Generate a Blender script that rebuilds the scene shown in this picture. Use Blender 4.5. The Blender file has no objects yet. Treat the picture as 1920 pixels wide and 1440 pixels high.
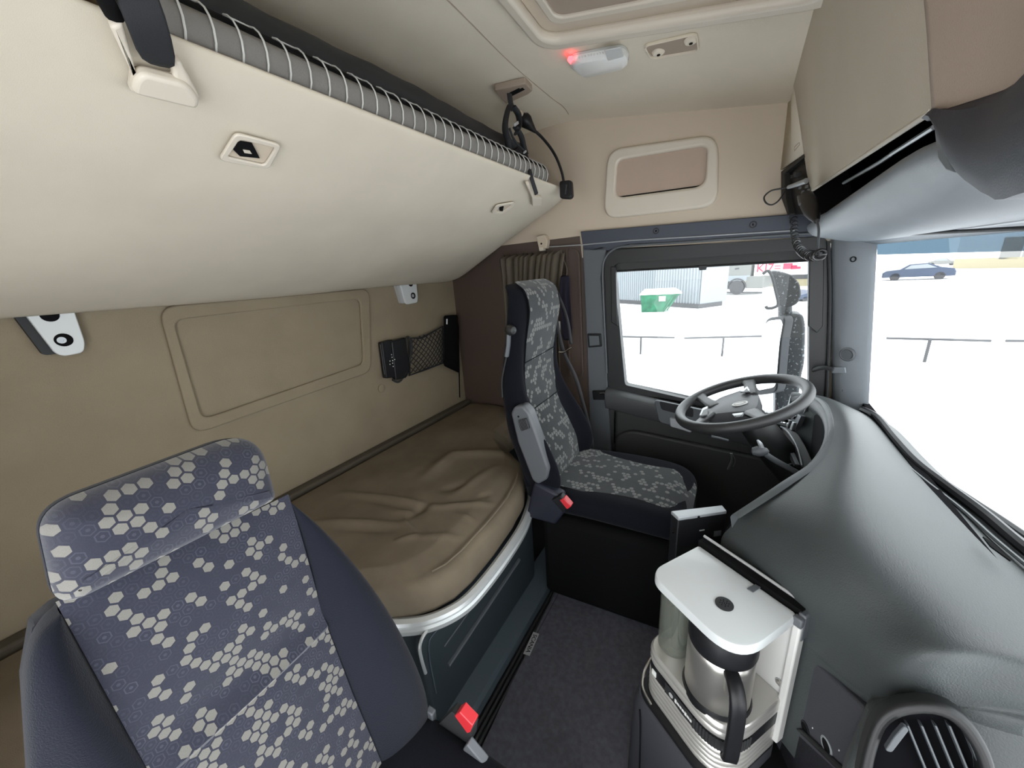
import bpy, bmesh, math, random
from mathutils import Vector, Matrix
V = Vector
random.seed(7)
SC = bpy.context.scene
COL = SC.collection
PI = math.pi

# ------------------------------------------------------------------ camera
FPX, CX, CY = 690.0, 960.0, 720.0
CAM = V((0, 0, 1.45))            # eye height above the cab floor (floor z = 0)
VY = (1385.0, 482.0)             # vanishing point of the across-the-cab direction
ROLL = math.radians(4.0)
_y = V((VY[0]-CX, VY[1]-CY, FPX)).normalized()
_u = (math.sin(ROLL), math.cos(ROLL))
_rho = -FPX*FPX/((VY[0]-CX)*_u[0]+(VY[1]-CY)*_u[1])
_d = V((_u[0]*_rho, _u[1]*_rho, FPX)).normalized()
_x = _y.cross(-_d)
ROWS = (_x, _y, -_d)
cam_data = bpy.data.cameras.new('camera')
cam = bpy.data.objects.new('camera', cam_data)
COL.objects.link(cam)
cam_data.sensor_width = 36.0
cam_data.lens = FPX/1920*36
cam_data.clip_start = 0.02
cam_data.clip_end = 500
cr = [V((r[0], -r[1], -r[2])) for r in ROWS]
cam.matrix_world = Matrix.Translation(CAM) @ Matrix((cr[0], cr[1], cr[2])).to_4x4()
SC.camera = cam

# ------------------------------------------------------------------ light: bright overcast snow day
world = bpy.data.worlds.new('overcast_sky')
SC.world = world
world.use_nodes = True
nt = world.node_tree
nt.nodes.clear()
bg = nt.nodes.new('ShaderNodeBackground')
wo = nt.nodes.new('ShaderNodeOutputWorld')
bg.inputs[0].default_value = (0.93, 0.97, 1.0, 1)
bg.inputs[1].default_value = 3.2
nt.links.new(bg.outputs[0], wo.inputs[0])
SC.view_settings.view_transform = 'Standard'
SC.view_settings.look = 'None'
SC.view_settings.gamma = 1
SC.view_settings.use_curve_mapping = False
SC.view_settings.exposure = 0.55
try:
    SC.cycles.max_bounces = 14
    SC.cycles.diffuse_bounces = 8
    SC.cycles.transparent_max_bounces = 16
    SC.cycles.caustics_reflective = False
    SC.cycles.caustics_refractive = False
    SC.cycles.sample_clamp_indirect = 8
except Exception:
    pass


# ------------------------------------------------------------------ measuring helpers
def ray(px, py):
    c = V((px-CX, py-CY, FPX))
    return V((ROWS[0].dot(c), ROWS[1].dot(c), ROWS[2].dot(c)))


def P(px, py, ax, v):
    """the point of the place seen at px,py that lies on the plane ax = v (world)"""
    w = ray(px, py)
    i = 'XYZ'.index(ax)
    return CAM + w*((v-CAM[i])/w[i])


def Pn(px, py, n, p0):
    w = ray(px, py)
    n = V(n)
    return CAM + w*(n.dot(V(p0)-CAM)/n.dot(w))


# ------------------------------------------------------------------ materials
MATS = {}


def mat(name, col, rough=0.6, metal=0.0, bump=0.0, bscale=300.0, var=0.0, vscale=8.0, sheen=0.0, spec=0.5, coat=0.0):
    if name in MATS:
        return MATS[name]
    m = bpy.data.materials.new(name)
    m.use_nodes = True
    n, l = m.node_tree.nodes, m.node_tree.links
    b = n['Principled BSDF']
    b.inputs['Base Color'].default_value = (*col, 1)
    b.inputs['Roughness'].default_value = rough
    b.inputs['Metallic'].default_value = metal
    b.inputs['Specular IOR Level'].default_value = spec
    if sheen:
        b.inputs['Sheen Weight'].default_value = sheen
    if coat:
        b.inputs['Coat Weight'].default_value = coat
    if bump or var:
        tc = n.new('ShaderNodeTexCoord')
    if bump:
        no = n.new('ShaderNodeTexNoise')
        no.inputs['Scale'].default_value = bscale
        no.inputs['Detail'].default_value = 3
        l.new(tc.outputs['Object'], no.inputs['Vector'])
        bu = n.new('ShaderNodeBump')
        bu.inputs['Strength'].default_value = bump
        bu.inputs['Distance'].default_value = 0.002
        l.new(no.outputs['Fac'], bu.inputs['Height'])
        l.new(bu.outputs['Normal'], b.inputs['Normal'])
    if var:
        no = n.new('ShaderNodeTexNoise')
        no.inputs['Scale'].default_value = vscale
        no.inputs['Detail'].default_value = 5
        l.new(tc.outputs['Object'], no.inputs['Vector'])
        mr = n.new('ShaderNodeMapRange')
        mr.inputs[1].default_value = 0.3
        mr.inputs[2].default_value = 0.7
        mr.inputs[3].default_value = 1-var
        mr.inputs[4].default_value = 1+var
        l.new(no.outputs['Fac'], mr.inputs[0])
        mx = n.new('ShaderNodeMix')
        mx.data_type = 'RGBA'
        mx.blend_type = 'MULTIPLY'
        mx.inputs[0].default_value = 1
        mx.inputs[6].default_value = (*col, 1)
        l.new(mr.outputs[0], mx.inputs[7])
        l.new(mx.outputs[2], b.inputs['Base Color'])
    MATS[name] = m
    return m


def glass_mat(name, tint=(0.96, 0.98, 0.98), refl=0.06):
    m = bpy.data.materials.new(name)
    m.use_nodes = True
    n, l = m.node_tree.nodes, m.node_tree.links
    n.clear()
    o = n.new('ShaderNodeOutputMaterial')
    t = n.new('ShaderNodeBsdfTransparent')
    t.inputs[0].default_value = (*tint, 1)
    g = n.new('ShaderNodeBsdfGlossy')
    g.inputs['Roughness'].default_value = 0.02
    mx = n.new('ShaderNodeMixShader')
    mx.inputs[0].default_value = refl
    l.new(t.outputs[0], mx.inputs[1])
    l.new(g.outputs[0], mx.inputs[2])
    l.new(mx.outputs[0], o.inputs[0])
    MATS[name] = m
    return m


def emit_mat(name, col, s):
    m = bpy.data.materials.new(name)
    m.use_nodes = True
    b = m.node_tree.nodes['Principled BSDF']
    b.inputs['Base Color'].default_value = (*col, 1)
    b.inputs['Emission Color'].default_value = (*col, 1)
    b.inputs['Emission Strength'].default_value = s
    MATS[name] = m
    return m


def hex_mat(name, size, base, line, bright, dens=0.5, rough=0.9):
    """woven seat cloth: scattered pale hexagons among dark outlined ones (UV in metres)"""
    m = bpy.data.materials.new(name)
    m.use_nodes = True
    n, l = m.node_tree.nodes, m.node_tree.links
    b = n['Principled BSDF']
    b.inputs['Roughness'].default_value = rough
    b.inputs['Specular IOR Level'].default_value = 0.15
    b.inputs['Sheen Weight'].default_value = 0.25

    def vm(op, a, c=None, out=0):
        x = n.new('ShaderNodeVectorMath')
        x.operation = op
        for i, s in enumerate((a, c)):
            if s is None:
                continue
            if isinstance(s, tuple):
                x.inputs[i].default_value = s
            else:
                l.new(s, x.inputs[i])
        return x.outputs[out]

    def ma(op, a, c=None):
        x = n.new('ShaderNodeMath')
        x.operation = op
        for i, s in enumerate((a, c)):
            if s is None:
                continue
            if isinstance(s, (int, float)):
                x.inputs[i].default_value = s
            else:
                l.new(s, x.inputs[i])
        return x.outputs[0]

    def mix(f, a, c):
        x = n.new('ShaderNodeMix')
        x.data_type = 'RGBA'
        l.new(f, x.inputs[0])
        for i, s in ((6, a), (7, c)):
            if isinstance(s, tuple):
                x.inputs[i].default_value = (*s, 1)
            else:
                l.new(s, x.inputs[i])
        return x.outputs[2]
    uv = n.new('ShaderNodeUVMap')
    S3 = math.sqrt(3)
    p = vm('ADD', vm('MULTIPLY', uv.outputs[0], (1/size, 1/size, 0)), (100, 100*S3, 0))
    A = vm('SUBTRACT', vm('MODULO', p, (1, S3, 1)), (.5, S3/2, 0))
    Bv = vm('SUBTRACT', vm('MODULO', vm('SUBTRACT', p, (.5, S3/2, 0)), (1, S3, 1)), (.5, S3/2, 0))
    la = vm('DOT_PRODUCT', A, A, 1)
    lb = vm('DOT_PRODUCT', Bv, Bv, 1)
    sel = ma('LESS_THAN', la, lb)
    mv = n.new('ShaderNodeMix')
    mv.data_type = 'VECTOR'
    l.new(sel, mv.inputs[0])
    l.new(Bv, mv.inputs[4])
    l.new(A, mv.inputs[5])
    g = mv.outputs[1]
    cid = vm('SNAP', vm('ADD', vm('SUBTRACT', p, g), (.25, .43, 0)), (.5, S3/2, 1))
    ag = vm('ABSOLUTE', g)
    sx = n.new('ShaderNodeSeparateXYZ')
    l.new(ag, sx.inputs[0])
    hd = ma('MAXIMUM', sx.outputs[0], vm('DOT_PRODUCT', ag, (.5, S3/2, 0), 1))
    wn = n.new('ShaderNodeTexWhiteNoise')
    wn.noise_dimensions = '2D'
    l.new(cid, wn.inputs['Vector'])
    no = n.new('ShaderNodeTexNoise')
    no.inputs['Scale'].default_value = 0.42
    no.inputs['Detail'].default_value = 0.5
    l.new(cid, no.inputs['Vector'])
    val = ma('ADD', ma('MULTIPLY', wn.outputs['Value'], 0.26), no.outputs['Fac'])
    on = ma('GREATER_THAN', val, 1.13-dens)
    inside = ma('LESS_THAN', hd, 0.415)
    ring = ma('MULTIPLY', ma('GREATER_THAN', hd, 0.33), ma('LESS_THAN', hd, 0.41))
    dot = ma('LESS_THAN', vm('LENGTH', g, None, 1), 0.13)
    lines = ma('MULTIPLY', ma('ADD', ring, dot), ma('MULTIPLY', wn.outputs['Value'], 0.8))
    # fine weave
    fn = n.new('ShaderNodeTexNoise')
    fn.inputs['Scale'].default_value = 900
    l.new(uv.outputs[0], fn.inputs['Vector'])
    dark = mix(lines, base, line)
    col = mix(ma('MULTIPLY', on, inside), dark, bright)
    mm = n.new('ShaderNodeMix')
    mm.data_type = 'RGBA'
    mm.blend_type = 'MULTIPLY'
    mm.inputs[0].default_value = 0.5
    l.new(col, mm.inputs[6])
    mr = n.new('ShaderNodeMapRange')
    mr.inputs[3].default_value = 0.55
    mr.inputs[4].default_value = 1.45
    l.new(fn.outputs['Fac'], mr.inputs[0])
    l.new(mr.outputs[0], mm.inputs[7])
    l.new(mm.outputs[2], b.inputs['Base Color'])
    bu = n.new('ShaderNodeBump')
    bu.inputs['Strength'].default_value = 0.35
    bu.inputs['Distance'].default_value = 0.0015
    l.new(ma('SUBTRACT', ma('MULTIPLY', fn.outputs['Fac'], .5), ma('MULTIPLY', ma('GREATER_THAN', hd, .42), .6)), bu.inputs['Height'])
    l.new(bu.outputs[0], b.inputs['Normal'])
    MATS[name] = m
    return m


M = MATS
mat('cream_fabric', (.585, .53, .435), .9, bump=.16, bscale=900, var=.05, vscale=5, spec=.15)
mat('headliner', (.73, .665, .55), .95, bump=.4, bscale=500, var=.04, vscale=4, spec=.1)
mat('tan_fabric', (.27, .222, .155), .95, bump=.5, bscale=380, var=.06, vscale=6, spec=.1)
mat('beige_plastic', (.56, .475, .375), .6, bump=.15, bscale=600)
mat('wall_brown_shaded', (.085, .059, .047), .6, bump=.15, bscale=600)  # brown plastic, darkened further for the shade behind the driver seat
mat('brown_plastic', (.36, .29, .23), .6, bump=.15, bscale=600)
mat('flap_beige', (.55, .49, .40), .9, bump=.3, bscale=500, var=.03, vscale=5, spec=.1)
mat('pink_beige', (.45, .35, .28), .75, bump=.3, bscale=500)
mat('cream_plastic', (.63, .57, .48), .42)
mat('white_plastic', (.60, .62, .62), .38, coat=.2)
mat('warm_white', (.72, .71, .68), .4)
mat('navy_plastic', (.046, .054, .076), .5, bump=.2, bscale=700)
mat('navy_dark', (.014, .0155, .028), .55, bump=.25, bscale=700)
mat('grey_plastic', (.095, .105, .115), .5, bump=.2, bscale=700)
mat('blue_grey', (.15, .17, .19), .48, bump=.2, bscale=500, var=.05, vscale=12)
mat('pillar_grey', (.27, .295, .32), .5, bump=.2, bscale=500)
mat('dash_plastic', (.050, .057, .058), .5, bump=.35, bscale=420, var=.04, vscale=6)
mat('dash_light', (.085, .095, .10), .5, bump=.2, bscale=600)
mat('dash_facet', (.050, .050, .060), .55, bump=.25, bscale=600)
mat('black_plastic', (.010, .010, .0115), .42, spec=.35)
mat('black_matte', (.004, .004, .0045), .9, spec=.15)
mat('dark_void', (.003, .003, .004), .95, spec=.1)  # near-black that stands for the shade inside deep hollows
mat('rubber', (.018, .019, .02), .65)
mat('door_dark', (.035, .035, .035), .6, bump=.2, bscale=600)
mat('door_grey', (.055, .058, .060), .55, bump=.15, bscale=600)
mat('door_frame', (.013, .0135, .014), .5)
mat('blind', (.045, .045, .044), .8)
mat('seat_navy', (.0095, .0108, .0175), .95, bump=.5, bscale=500, sheen=.12, spec=.1)
mat('seat_black', (.006, .0065, .010), .95, bump=.4, bscale=500, sheen=.04, spec=.1)
mat('mattress', (.175, .142, .102), .95, bump=.5, bscale=700, var=.10, vscale=9, spec=.1)
mat('carpet', (.135, .135, .158), 1.0, bump=1.0, bscale=900, var=.16, vscale=60, spec=.05)
mat('teal_plastic', (.075, .098, .115), .5, bump=.2, bscale=700)
mat('teal_dark', (.032, .043, .050), .5, bump=.2, bscale=700)
mat('aluminium', (.66, .68, .68), .36, metal=.45)
mat('steel', (.74, .71, .66), .32, metal=.9)
mat('ribbed_silver', (.62, .60, .56), .33, metal=.6)
mat('chrome', (.7, .7, .7), .12, metal=1.0)
mat('silver_paint', (.42, .44, .46), .35, metal=.3)
mat('armrest_grey', (.11, .117, .128), .45)
mat('red_plastic', (.62, .03, .04), .4, coat=.3)
mat('curtain', (.115, .097, .075), .95, bump=.3, bscale=500, spec=.1)
mat('purple_cloth', (.011, .009, .021), .95)
mat('webbing', (.014, .015, .018), .8, bump=.3, bscale=800)
mat('belt_webbing', (.05, .05, .055), .75)
mat('net_grey', (.20, .19, .175), .85, bump=.6, bscale=500)
mat('cord_white', (.62, .62, .60), .7)
mat('leather', (.030, .030, .031), .45, bump=.3, bscale=500)
mat('hub_grey', (.075, .079, .086), .5, bump=.1, bscale=700)
mat('label_white', (.8, .8, .78), .6)
mat('tag_grey', (.42, .42, .42), .6)
mat('lens_clear', (.84, .86, .85), .18, coat=.5)
mat('snow', (.9, .9, .91), .9)
mat('green_paint', (.012, .10, .05), .6, var=.35, vscale=3)
mat('container_blue', (.22, .24, .255), .6)
mat('yellow_wall', (.26, .23, .15), .8)
mat('white_wall', (.30, .30, .29), .8)
mat('car_blue', (.03, .045, .08), .4)
mat('truck_white', (.165, .165, .155), .5)
mat('outdoor_dark', (.05, .05, .05), .7)
mat('outdoor_grey', (.05, .05, .053), .7)
mat('red_mark', (.45, .02, .06), .6)
mat('mirror_housing', (.02, .024, .03), .6)
mat('mirror_glass', (.85, .87, .88), .02, metal=1.0)
mat('cord_black', (.012, .012, .013), .38, spec=.6)
mat('mic_black', (.006, .006, .007), .5, spec=.25)
mat('ledge_shaded', (.075, .062, .045), .9)  # ledge colour darkened to stand for the shaded gap behind the mattress
mat('tank_smoke', (.2, .22, .2), .2)
glass_mat('pane_glass', refl=.02)
glass_mat('tint_glass', (.055, .085, .11), .04)
glass_mat('tank_clear', (.80, .83, .80), .12)
_t = MATS['tank_clear'].node_tree
_o = [x for x in _t.nodes if x.type == 'OUTPUT_MATERIAL'][0]
_m0 = [x for x in _t.nodes if x.type == 'MIX_SHADER'][0]
_df = _t.nodes.new('ShaderNodeBsdfDiffuse')
_df.inputs[0].default_value = (.42, .43, .38, 1)
_m1 = _t.nodes.new('ShaderNodeMixShader')
_m1.inputs[0].default_value = .16
_t.links.new(_m0.outputs[0], _m1.inputs[1])
_t.links.new(_df.outputs[0], _m1.inputs[2])
_t.links.new(_m1.outputs[0], _o.inputs[0])
glass_mat('roof_glass', (.18, .22, .28), .1)
emit_mat('led_red', (1.0, .05, .06), 5.0)
hex_mat('hex_front', .0160, (.028, .029, .044), (.060, .062, .085), (.172, .164, .148), .445)
hex_mat('hex_driver', .0182, (.028, .031, .033), (.040, .044, .047), (.150, .153, .146), .435)


def speckle_mat(name, col, dots, scale):
    m = bpy.data.materials.new(name)
    m.use_nodes = True
    n, l = m.node_tree.nodes, m.node_tree.links
    b = n['Principled BSDF']
    b.inputs['Roughness'].default_value = .6
    tc = n.new('ShaderNodeTexCoord')
    no = n.new('ShaderNodeTexNoise')
    no.inputs['Scale'].default_value = scale
    no.inputs['Detail'].default_value = 1
    l.new(tc.outputs['Object'], no.inputs['Vector'])
    r = n.new('ShaderNodeValToRGB')
    r.color_ramp.elements[0].position = .62
    r.color_ramp.elements[0].color = (*col, 1)
    r.color_ramp.elements[1].position = .68
    r.color_ramp.elements[1].color = (*dots, 1)
    l.new(no.outputs['Fac'], r.inputs[0])
    l.new(r.outputs[0], b.inputs['Base Color'])
    MATS[name] = m


speckle_mat('speckled_housing', (.016, .021, .027), (.16, .18, .2), 95)

# ------------------------------------------------------------------ mesh helpers
WLOC = {}          # object name -> world location (all transforms are plain translations)


class B:
    def __init__(s):
        s.bm = bmesh.new()

    def face(s, pts):
        s.bm.faces.new([s.bm.verts.new(p) for p in pts])
        return s

    def box(s, c, size, R=None):
        c = V(c)
        hx, hy, hz = size[0]/2, size[1]/2, size[2]/2
        vs = []
        for x in (-hx, hx):
            for y in (-hy, hy):
                for z in (-hz, hz):
                    q = V((x, y, z))
                    vs.append(s.bm.verts.new(c + (R @ q if R else q)))
        for f in ((0, 1, 3, 2), (4, 6, 7, 5), (0, 4, 5, 1), (2, 3, 7, 6), (0, 2, 6, 4), (1, 5, 7, 3)):
            s.bm.faces.new([vs[i] for i in f])
        return s

    def slab(s, pts, vec):
        vec = V(vec)
        a = [s.bm.verts.new(V(p)) for p in pts]
        b = [s.bm.verts.new(V(p)+vec) for p in pts]
        n = len(a)
        s.bm.faces.new(a)
        s.bm.faces.new(b[::-1])
        for i in range(n):
            s.bm.faces.new([a[i], b[i], b[(i+1) % n], a[(i+1) % n]])
        return s

    def ring(s, outer, inner, vec):
        vec = V(vec)
        n = len(outer)
        L = [[s.bm.verts.new(V(p)+o) for p in pts] for pts, o in ((outer, V((0, 0, 0))), (inner, V((0, 0, 0))), (inner, vec), (outer, vec))]
        for k in range(4):
            A, C = L[k], L[(k+1) % 4]
            for i in range(n):
                s.bm.faces.new([A[i], A[(i+1) % n], C[(i+1) % n], C[i]])
        return s

    def loft(s, rings, cap=(True, True), closed=True, loop=False):
        L = [[s.bm.verts.new(V(p)) for p in r] for r in rings]
        n = len(L[0])
        m = len(L)
        for k in range(m if loop else m-1):
            A, C = L[k], L[(k+1) % m]
            for i in range(n if closed else n-1):
                s.bm.faces.new([A[i], A[(i+1) % n], C[(i+1) % n], C[i]])
        if not loop and closed:
            if cap[0]:
                s.bm.faces.new(L[0][::-1])
            if cap[1]:
                s.bm.faces.new(L[-1])
        return s

    def grid(s, rows):
        return s.loft(rows, closed=False)

    def tube(s, path, r, n=10, closed=False, squash=1.0):
        path = [V(p) for p in path]
        m = len(path)
        rs = r if isinstance(r, (list, tuple)) else [r]*m
        rings = []
        prev = None
        for i, p in enumerate(path):
            if closed:
                t = path[(i+1) % m]-path[i-1]
            else:
                t = path[min(i+1, m-1)]-path[max(i-1, 0)]
            t.normalize()
            if prev is None:
                a = t.cross(V((0, 0, 1)))
                if a.length < .1:
                    a = t.cross(V((1, 0, 0)))
            else:
                a = prev - t*prev.dot(t)
            a.normalize()
            prev = a
            b = t.cross(a)
            rings.append([p + rs[i]*(math.cos(k*2*PI/n)*a + squash*math.sin(k*2*PI/n)*b) for k in range(n)])
        return s.loft(rings, loop=closed)

    def lathe(s, prof, o, ax=(0, 0, 1), n=32, cap=(True, True)):
        o, ax = V(o), V(ax).normalized()
        a = ax.cross(V((0, 0, 1)))
        if a.length < .1:
            a = ax.cross(V((1, 0, 0)))
        a.normalize()
        b = ax.cross(a)
        rings = [[o + ax*h + r*(math.cos(k*2*PI/n)*a + math.sin(k*2*PI/n)*b) for k in range(n)] for r, h in prof]
        return s.loft(rings, cap=cap)

    def build(s, name, m, parent=None, smooth=True, bevel=0, seg=2, sub=0, solid=0, uv=None, angle=40, loc=None):
        bm = s.bm
        bmesh.ops.remove_doubles(bm, verts=bm.verts, dist=1e-6)
        bmesh.ops.recalc_face_normals(bm, faces=bm.faces)
        if uv:
            lay = bm.loops.layers.uv.new('UVMap')
            for f in bm.faces:
                for lp in f.loops:
                    lp[lay].uv = uv(lp.vert.co)
        if parent is not None:
            base = WLOC[parent.name]
        if loc is None:
            if parent is not None:
                loc = base
            else:
                xs = [v.co for v in bm.verts]
                loc = V(((min(c.x for c in xs)+max(c.x for c in xs))/2, (min(c.y for c in xs)+max(c.y for c in xs))/2, min(c.z for c in xs)))
        loc = V(loc)
        for v in bm.verts:
            v.co -= loc
        me = bpy.data.meshes.new(name)
        bm.to_mesh(me)
        bm.free()
        me.materials.append(MATS[m] if isinstance(m, str) else m)
        if smooth:
            for p in me.polygons:
                p.use_smooth = True
            if not sub:
                me.set_sharp_from_angle(angle=math.radians(angle))
        o = bpy.data.objects.new(name, me)
        COL.objects.link(o)
        WLOC[o.name] = loc
        if parent is not None:
            o.parent = parent
            o.location = loc - base
        else:
            o.location = loc
        if solid:
            md = o.modifiers.new('thick', 'SOLIDIFY')
            md.thickness = solid
            md.offset = 0
        if bevel:
            md = o.modifiers.new('soft_edge', 'BEVEL')
            md.width = bevel
            md.segments = seg
            md.limit_method = 'ANGLE'
            md.angle_limit = math.radians(35)
            md.harden_normals = False
        if sub:
            md = o.modifiers.new('round', 'SUBSURF')
            md.levels = sub
            md.render_levels = sub
        return o


def thing(name, label, cat, loc, group=None):
    o = bpy.data.objects.new(name, None)
    COL.objects.link(o)
    o.empty_display_size = .05
    o.location = V(loc)
    WLOC[o.name] = V(loc)
    return tag(o, label, cat, group)


def tag(o, label, cat, group=None, kind=None):
    o['label'] = label
    o['category'] = cat
    if group:
        o['group'] = group
    if kind:
        o['kind'] = kind
    return o


def struct(o, label=None, cat=None):
    o['kind'] = 'structure'
    if label:
        o['label'] = label
    if cat:
        o['category'] = cat
    return o


def lerp(a, b, t):
    return a + (b-a)*t


def rrect(o, u, v, w, h, r, n=6):
    """rounded rectangle polygon: corner o, unit directions u and v"""
    o, u, v = V(o), V(u), V(v)
    pts = []
    for cx, cy, a0 in ((w-r, h-r, 0), (r, h-r, 90), (r, r, 180), (w-r, r, 270)):
        for k in range(n+1):
            a = math.radians(a0+90*k/n)
            pts.append(o + u*(cx+r*math.cos(a)) + v*(cy+r*math.sin(a)))
    return pts


def rpoly(pts, r, n=5):
    """round the corners of any planar polygon; r scalar or per-corner list"""
    pts = [V(p) for p in pts]
    m = len(pts)
    out = []
    for i, p in enumerate(pts):
        a, b = pts[i-1]-p, pts[(i+1) % m]-p
        rr = r[i] if isinstance(r, (list, tuple)) else r
        d = min(rr, a.length*.48, b.length*.48)
        s, e = p+a.normalized()*d, p+b.normalized()*d
        for k in range(n+1):
            t = k/n
            out.append(s*(1-t)**2 + p*2*t*(1-t) + e*t*t)
    return out


def shrink(pts, d, c=None):
    """move each polygon point towards the centre by about d"""
    c = c or sum((V(p) for p in pts), V((0, 0, 0)))/len(pts)
    out = []
    for p in pts:
        q = V(p)-c
        out.append(c + q*max(0, (1-d/max(q.length, 1e-5))))
    return out


def inset(pts, d):
    """inset a planar polygon by distance d along edge normals"""
    pts = [V(p) for p in pts]
    m = len(pts)
    nrm = V((0, 0, 0))
    for i in range(m):
        nrm += pts[i].cross(pts[(i+1) % m])
    nrm.normalize()
    out = []
    for i, p in enumerate(pts):
        t = (pts[(i+1) % m]-pts[i-1]).normalized()
        out.append(p + nrm.cross(t)*d)
    return out


def spline(pts, n=8):
    """Catmull-Rom through pts"""
    pts = [V(p) for p in pts]
    out = []
    for i in range(len(pts)-1):
        p0, p1, p2, p3 = pts[max(i-1, 0)], pts[i], pts[i+1], pts[min(i+2, len(pts)-1)]
        for k in range(n):
            t = k/n
            out.append(.5*((2*p1)+(p2-p0)*t+(2*p0-5*p1+4*p2-p3)*t*t+(3*p1-p0-3*p2+p3)*t**3))
    out.append(pts[-1])
    return out


def text_mesh(name, s, size, o, u, v, m, parent, depth=.0006, align='CENTER'):
    cu = bpy.data.curves.new(name, 'FONT')
    cu.body = s
    cu.size = size
    cu.align_x = align
    cu.align_y = 'CENTER'
    cu.extrude = depth
    ob = bpy.data.objects.new(name, cu)
    COL.objects.link(ob)
    bpy.context.view_layer.update()
    me = bpy.data.meshes.new_from_object(ob)
    bpy.data.objects.remove(ob)
    u, v = V(u).normalized(), V(v).normalized()
    w = u.cross(v)
    for vt in me.vertices:
        c = vt.co.copy()
        vt.co = u*c.x + v*c.y + w*c.z
    me.materials.clear()
    me.materials.append(MATS[m])
    t = bpy.data.objects.new(name, me)
    COL.objects.link(t)
    t.parent = parent
    t.location = V(o) - WLOC[parent.name]
    WLOC[t.name] = V(o)
    return t



# ================================================================== THE SETTING
WY, RX, PY = 1.90, -1.55, -0.40        # driver-side wall, rear wall, passenger-side wall


def zc(x, y):
    """height of the headliner: flat over the bunk, falling towards the windscreen, slightly domed"""
    z = 2.115 if x < -.75 else lerp(2.115, 1.975, (x+.75)/.87)
    e = max(-1.0, min(1.0, (y-.76)/1.14))
    return z + .035*(1-e*e)


def Pc(px, py, dz=0.0):
    z = 2.1
    for _ in range(30):
        p = P(px, py, 'Z', z)
        z = zc(p.x, p.y)+dz
    return P(px, py, 'Z', z)


struct(B().slab([(RX, PY, -.05), (.75, PY, -.05), (.75, WY+.05, -.05), (RX, WY+.05, -.05)], (0, 0, .05)).build('floor', 'rubber'))
b = B()
ys = [PY + (WY-PY)*i/24 for i in range(25)]
xs = [RX + (.8-RX)*i/30 for i in range(31)]
b.grid([[V((x, y, zc(x, y))) for y in ys] for x in xs])
b.grid([[V((x, y, zc(x, y)+.05)) for y in ys] for x in xs])
ceil = struct(b.build('ceiling', 'headliner'))
# seam between the rear and the front headliner
seam = spline([Pc(px, py, -.001) for px, py in ((560, -300), (760, -80), (862, 22), (960, 120), (1030, 180), (1056, 200), (1066, 214))], 6)
B().tube(seam, .0022, 6).build('headliner_seam', 'brown_plastic', ceil)

# rear wall and its raised window-shaped panel frame
rear = struct(B().slab([(RX, PY-.06, 0), (RX, WY+.06, 0), (RX, WY+.06, 2.2), (RX, PY-.06, 2.2)], (-.05, 0, 0)).build('wall_back', 'tan_fabric'))
fo = [P(296, 560, 'X', RX), P(684, 533, 'X', RX), P(692, 696, 'X', RX), P(362, 814, 'X', RX)]
fo = [V((RX, .436, 1.445)), V((RX, 1.262, 1.445)), V((RX, 1.19, 1.025)), V((RX, .425, .99))]
fo = [P(294, 575, 'X', RX), P(690, 541, 'X', RX), P(693, 697, 'X', RX), P(360, 815, 'X', RX)]
inn = [P(322, 600, 'X', RX), P(672, 560, 'X', RX), P(679, 682, 'X', RX), P(377, 786, 'X', RX)]
B().ring(rpoly(fo, .05, 6), rpoly(inn, .035, 6), (.014, 0, 0)).build('panel_frame', 'tan_fabric', rear, bevel=.006, seg=3)
c0 = P(715, 728, 'X', RX)
B().lathe([(.022, 0), (.022, .004), (.018, .007), (0.001, .008)], c0, (1, 0, 0), 24).build('wall_plug', 'tan_fabric', rear)
# corner seam strip and lower wall shelf edge behind the mattress
B().tube([P(857, 520, 'X', RX+.004), P(862, 745, 'X', RX+.004)], .004, 6).build('corner_seam', 'black_matte', rear)
B().slab([(RX, PY, .60), (RX, WY, .60), (RX+.05, WY, .60), (RX+.05, PY, .60)], (0, 0, .035)).build('rear_ledge', 'ledge_shaded', rear, bevel=.008)

# driver-side wall (upper part and the part behind the door)
b = B()
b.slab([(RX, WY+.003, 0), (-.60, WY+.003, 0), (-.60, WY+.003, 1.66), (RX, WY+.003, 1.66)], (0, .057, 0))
lw = struct(b.build('wall_left', 'wall_brown_shaded'))
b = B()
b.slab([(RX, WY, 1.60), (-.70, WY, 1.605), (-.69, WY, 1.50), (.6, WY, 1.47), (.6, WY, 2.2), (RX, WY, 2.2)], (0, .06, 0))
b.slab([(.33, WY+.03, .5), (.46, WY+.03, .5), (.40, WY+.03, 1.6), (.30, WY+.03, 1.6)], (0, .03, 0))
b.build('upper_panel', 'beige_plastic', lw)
# reveal of the side recess beside the bunk curtain
q = [P(1062, 462, 'Y', WY), P(1088, 470, 'Y', WY), P(1096, 705, 'Y', WY), P(1068, 705, 'Y', WY)]
B().ring(rpoly(q, .03), rpoly(inset(q, .010), .025), (0, -.012, 0)).build('recess_rim', 'wall_brown_shaded', lw, bevel=.004)

# passenger side: wall with the open door the photograph was taken through
b = B()
b.slab([(RX, PY, 0), (-.75, PY, 0), (-.75, PY, 2.2), (RX, PY, 2.2)], (0, -.06, 0))  # door opening enlarged to let more daylight in
b.slab([(-.75, PY, 1.72), (.75, PY, 1.72), (.75, PY, 2.2), (-.75, PY, 2.2)], (0, -.06, 0))
b.slab([(.42, PY, 0), (.75, PY, 0), (.75, PY, 1.72), (.42, PY, 1.72)], (0, -.06, 0))
struct(b.build('wall_right', 'beige_plastic'))
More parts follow.
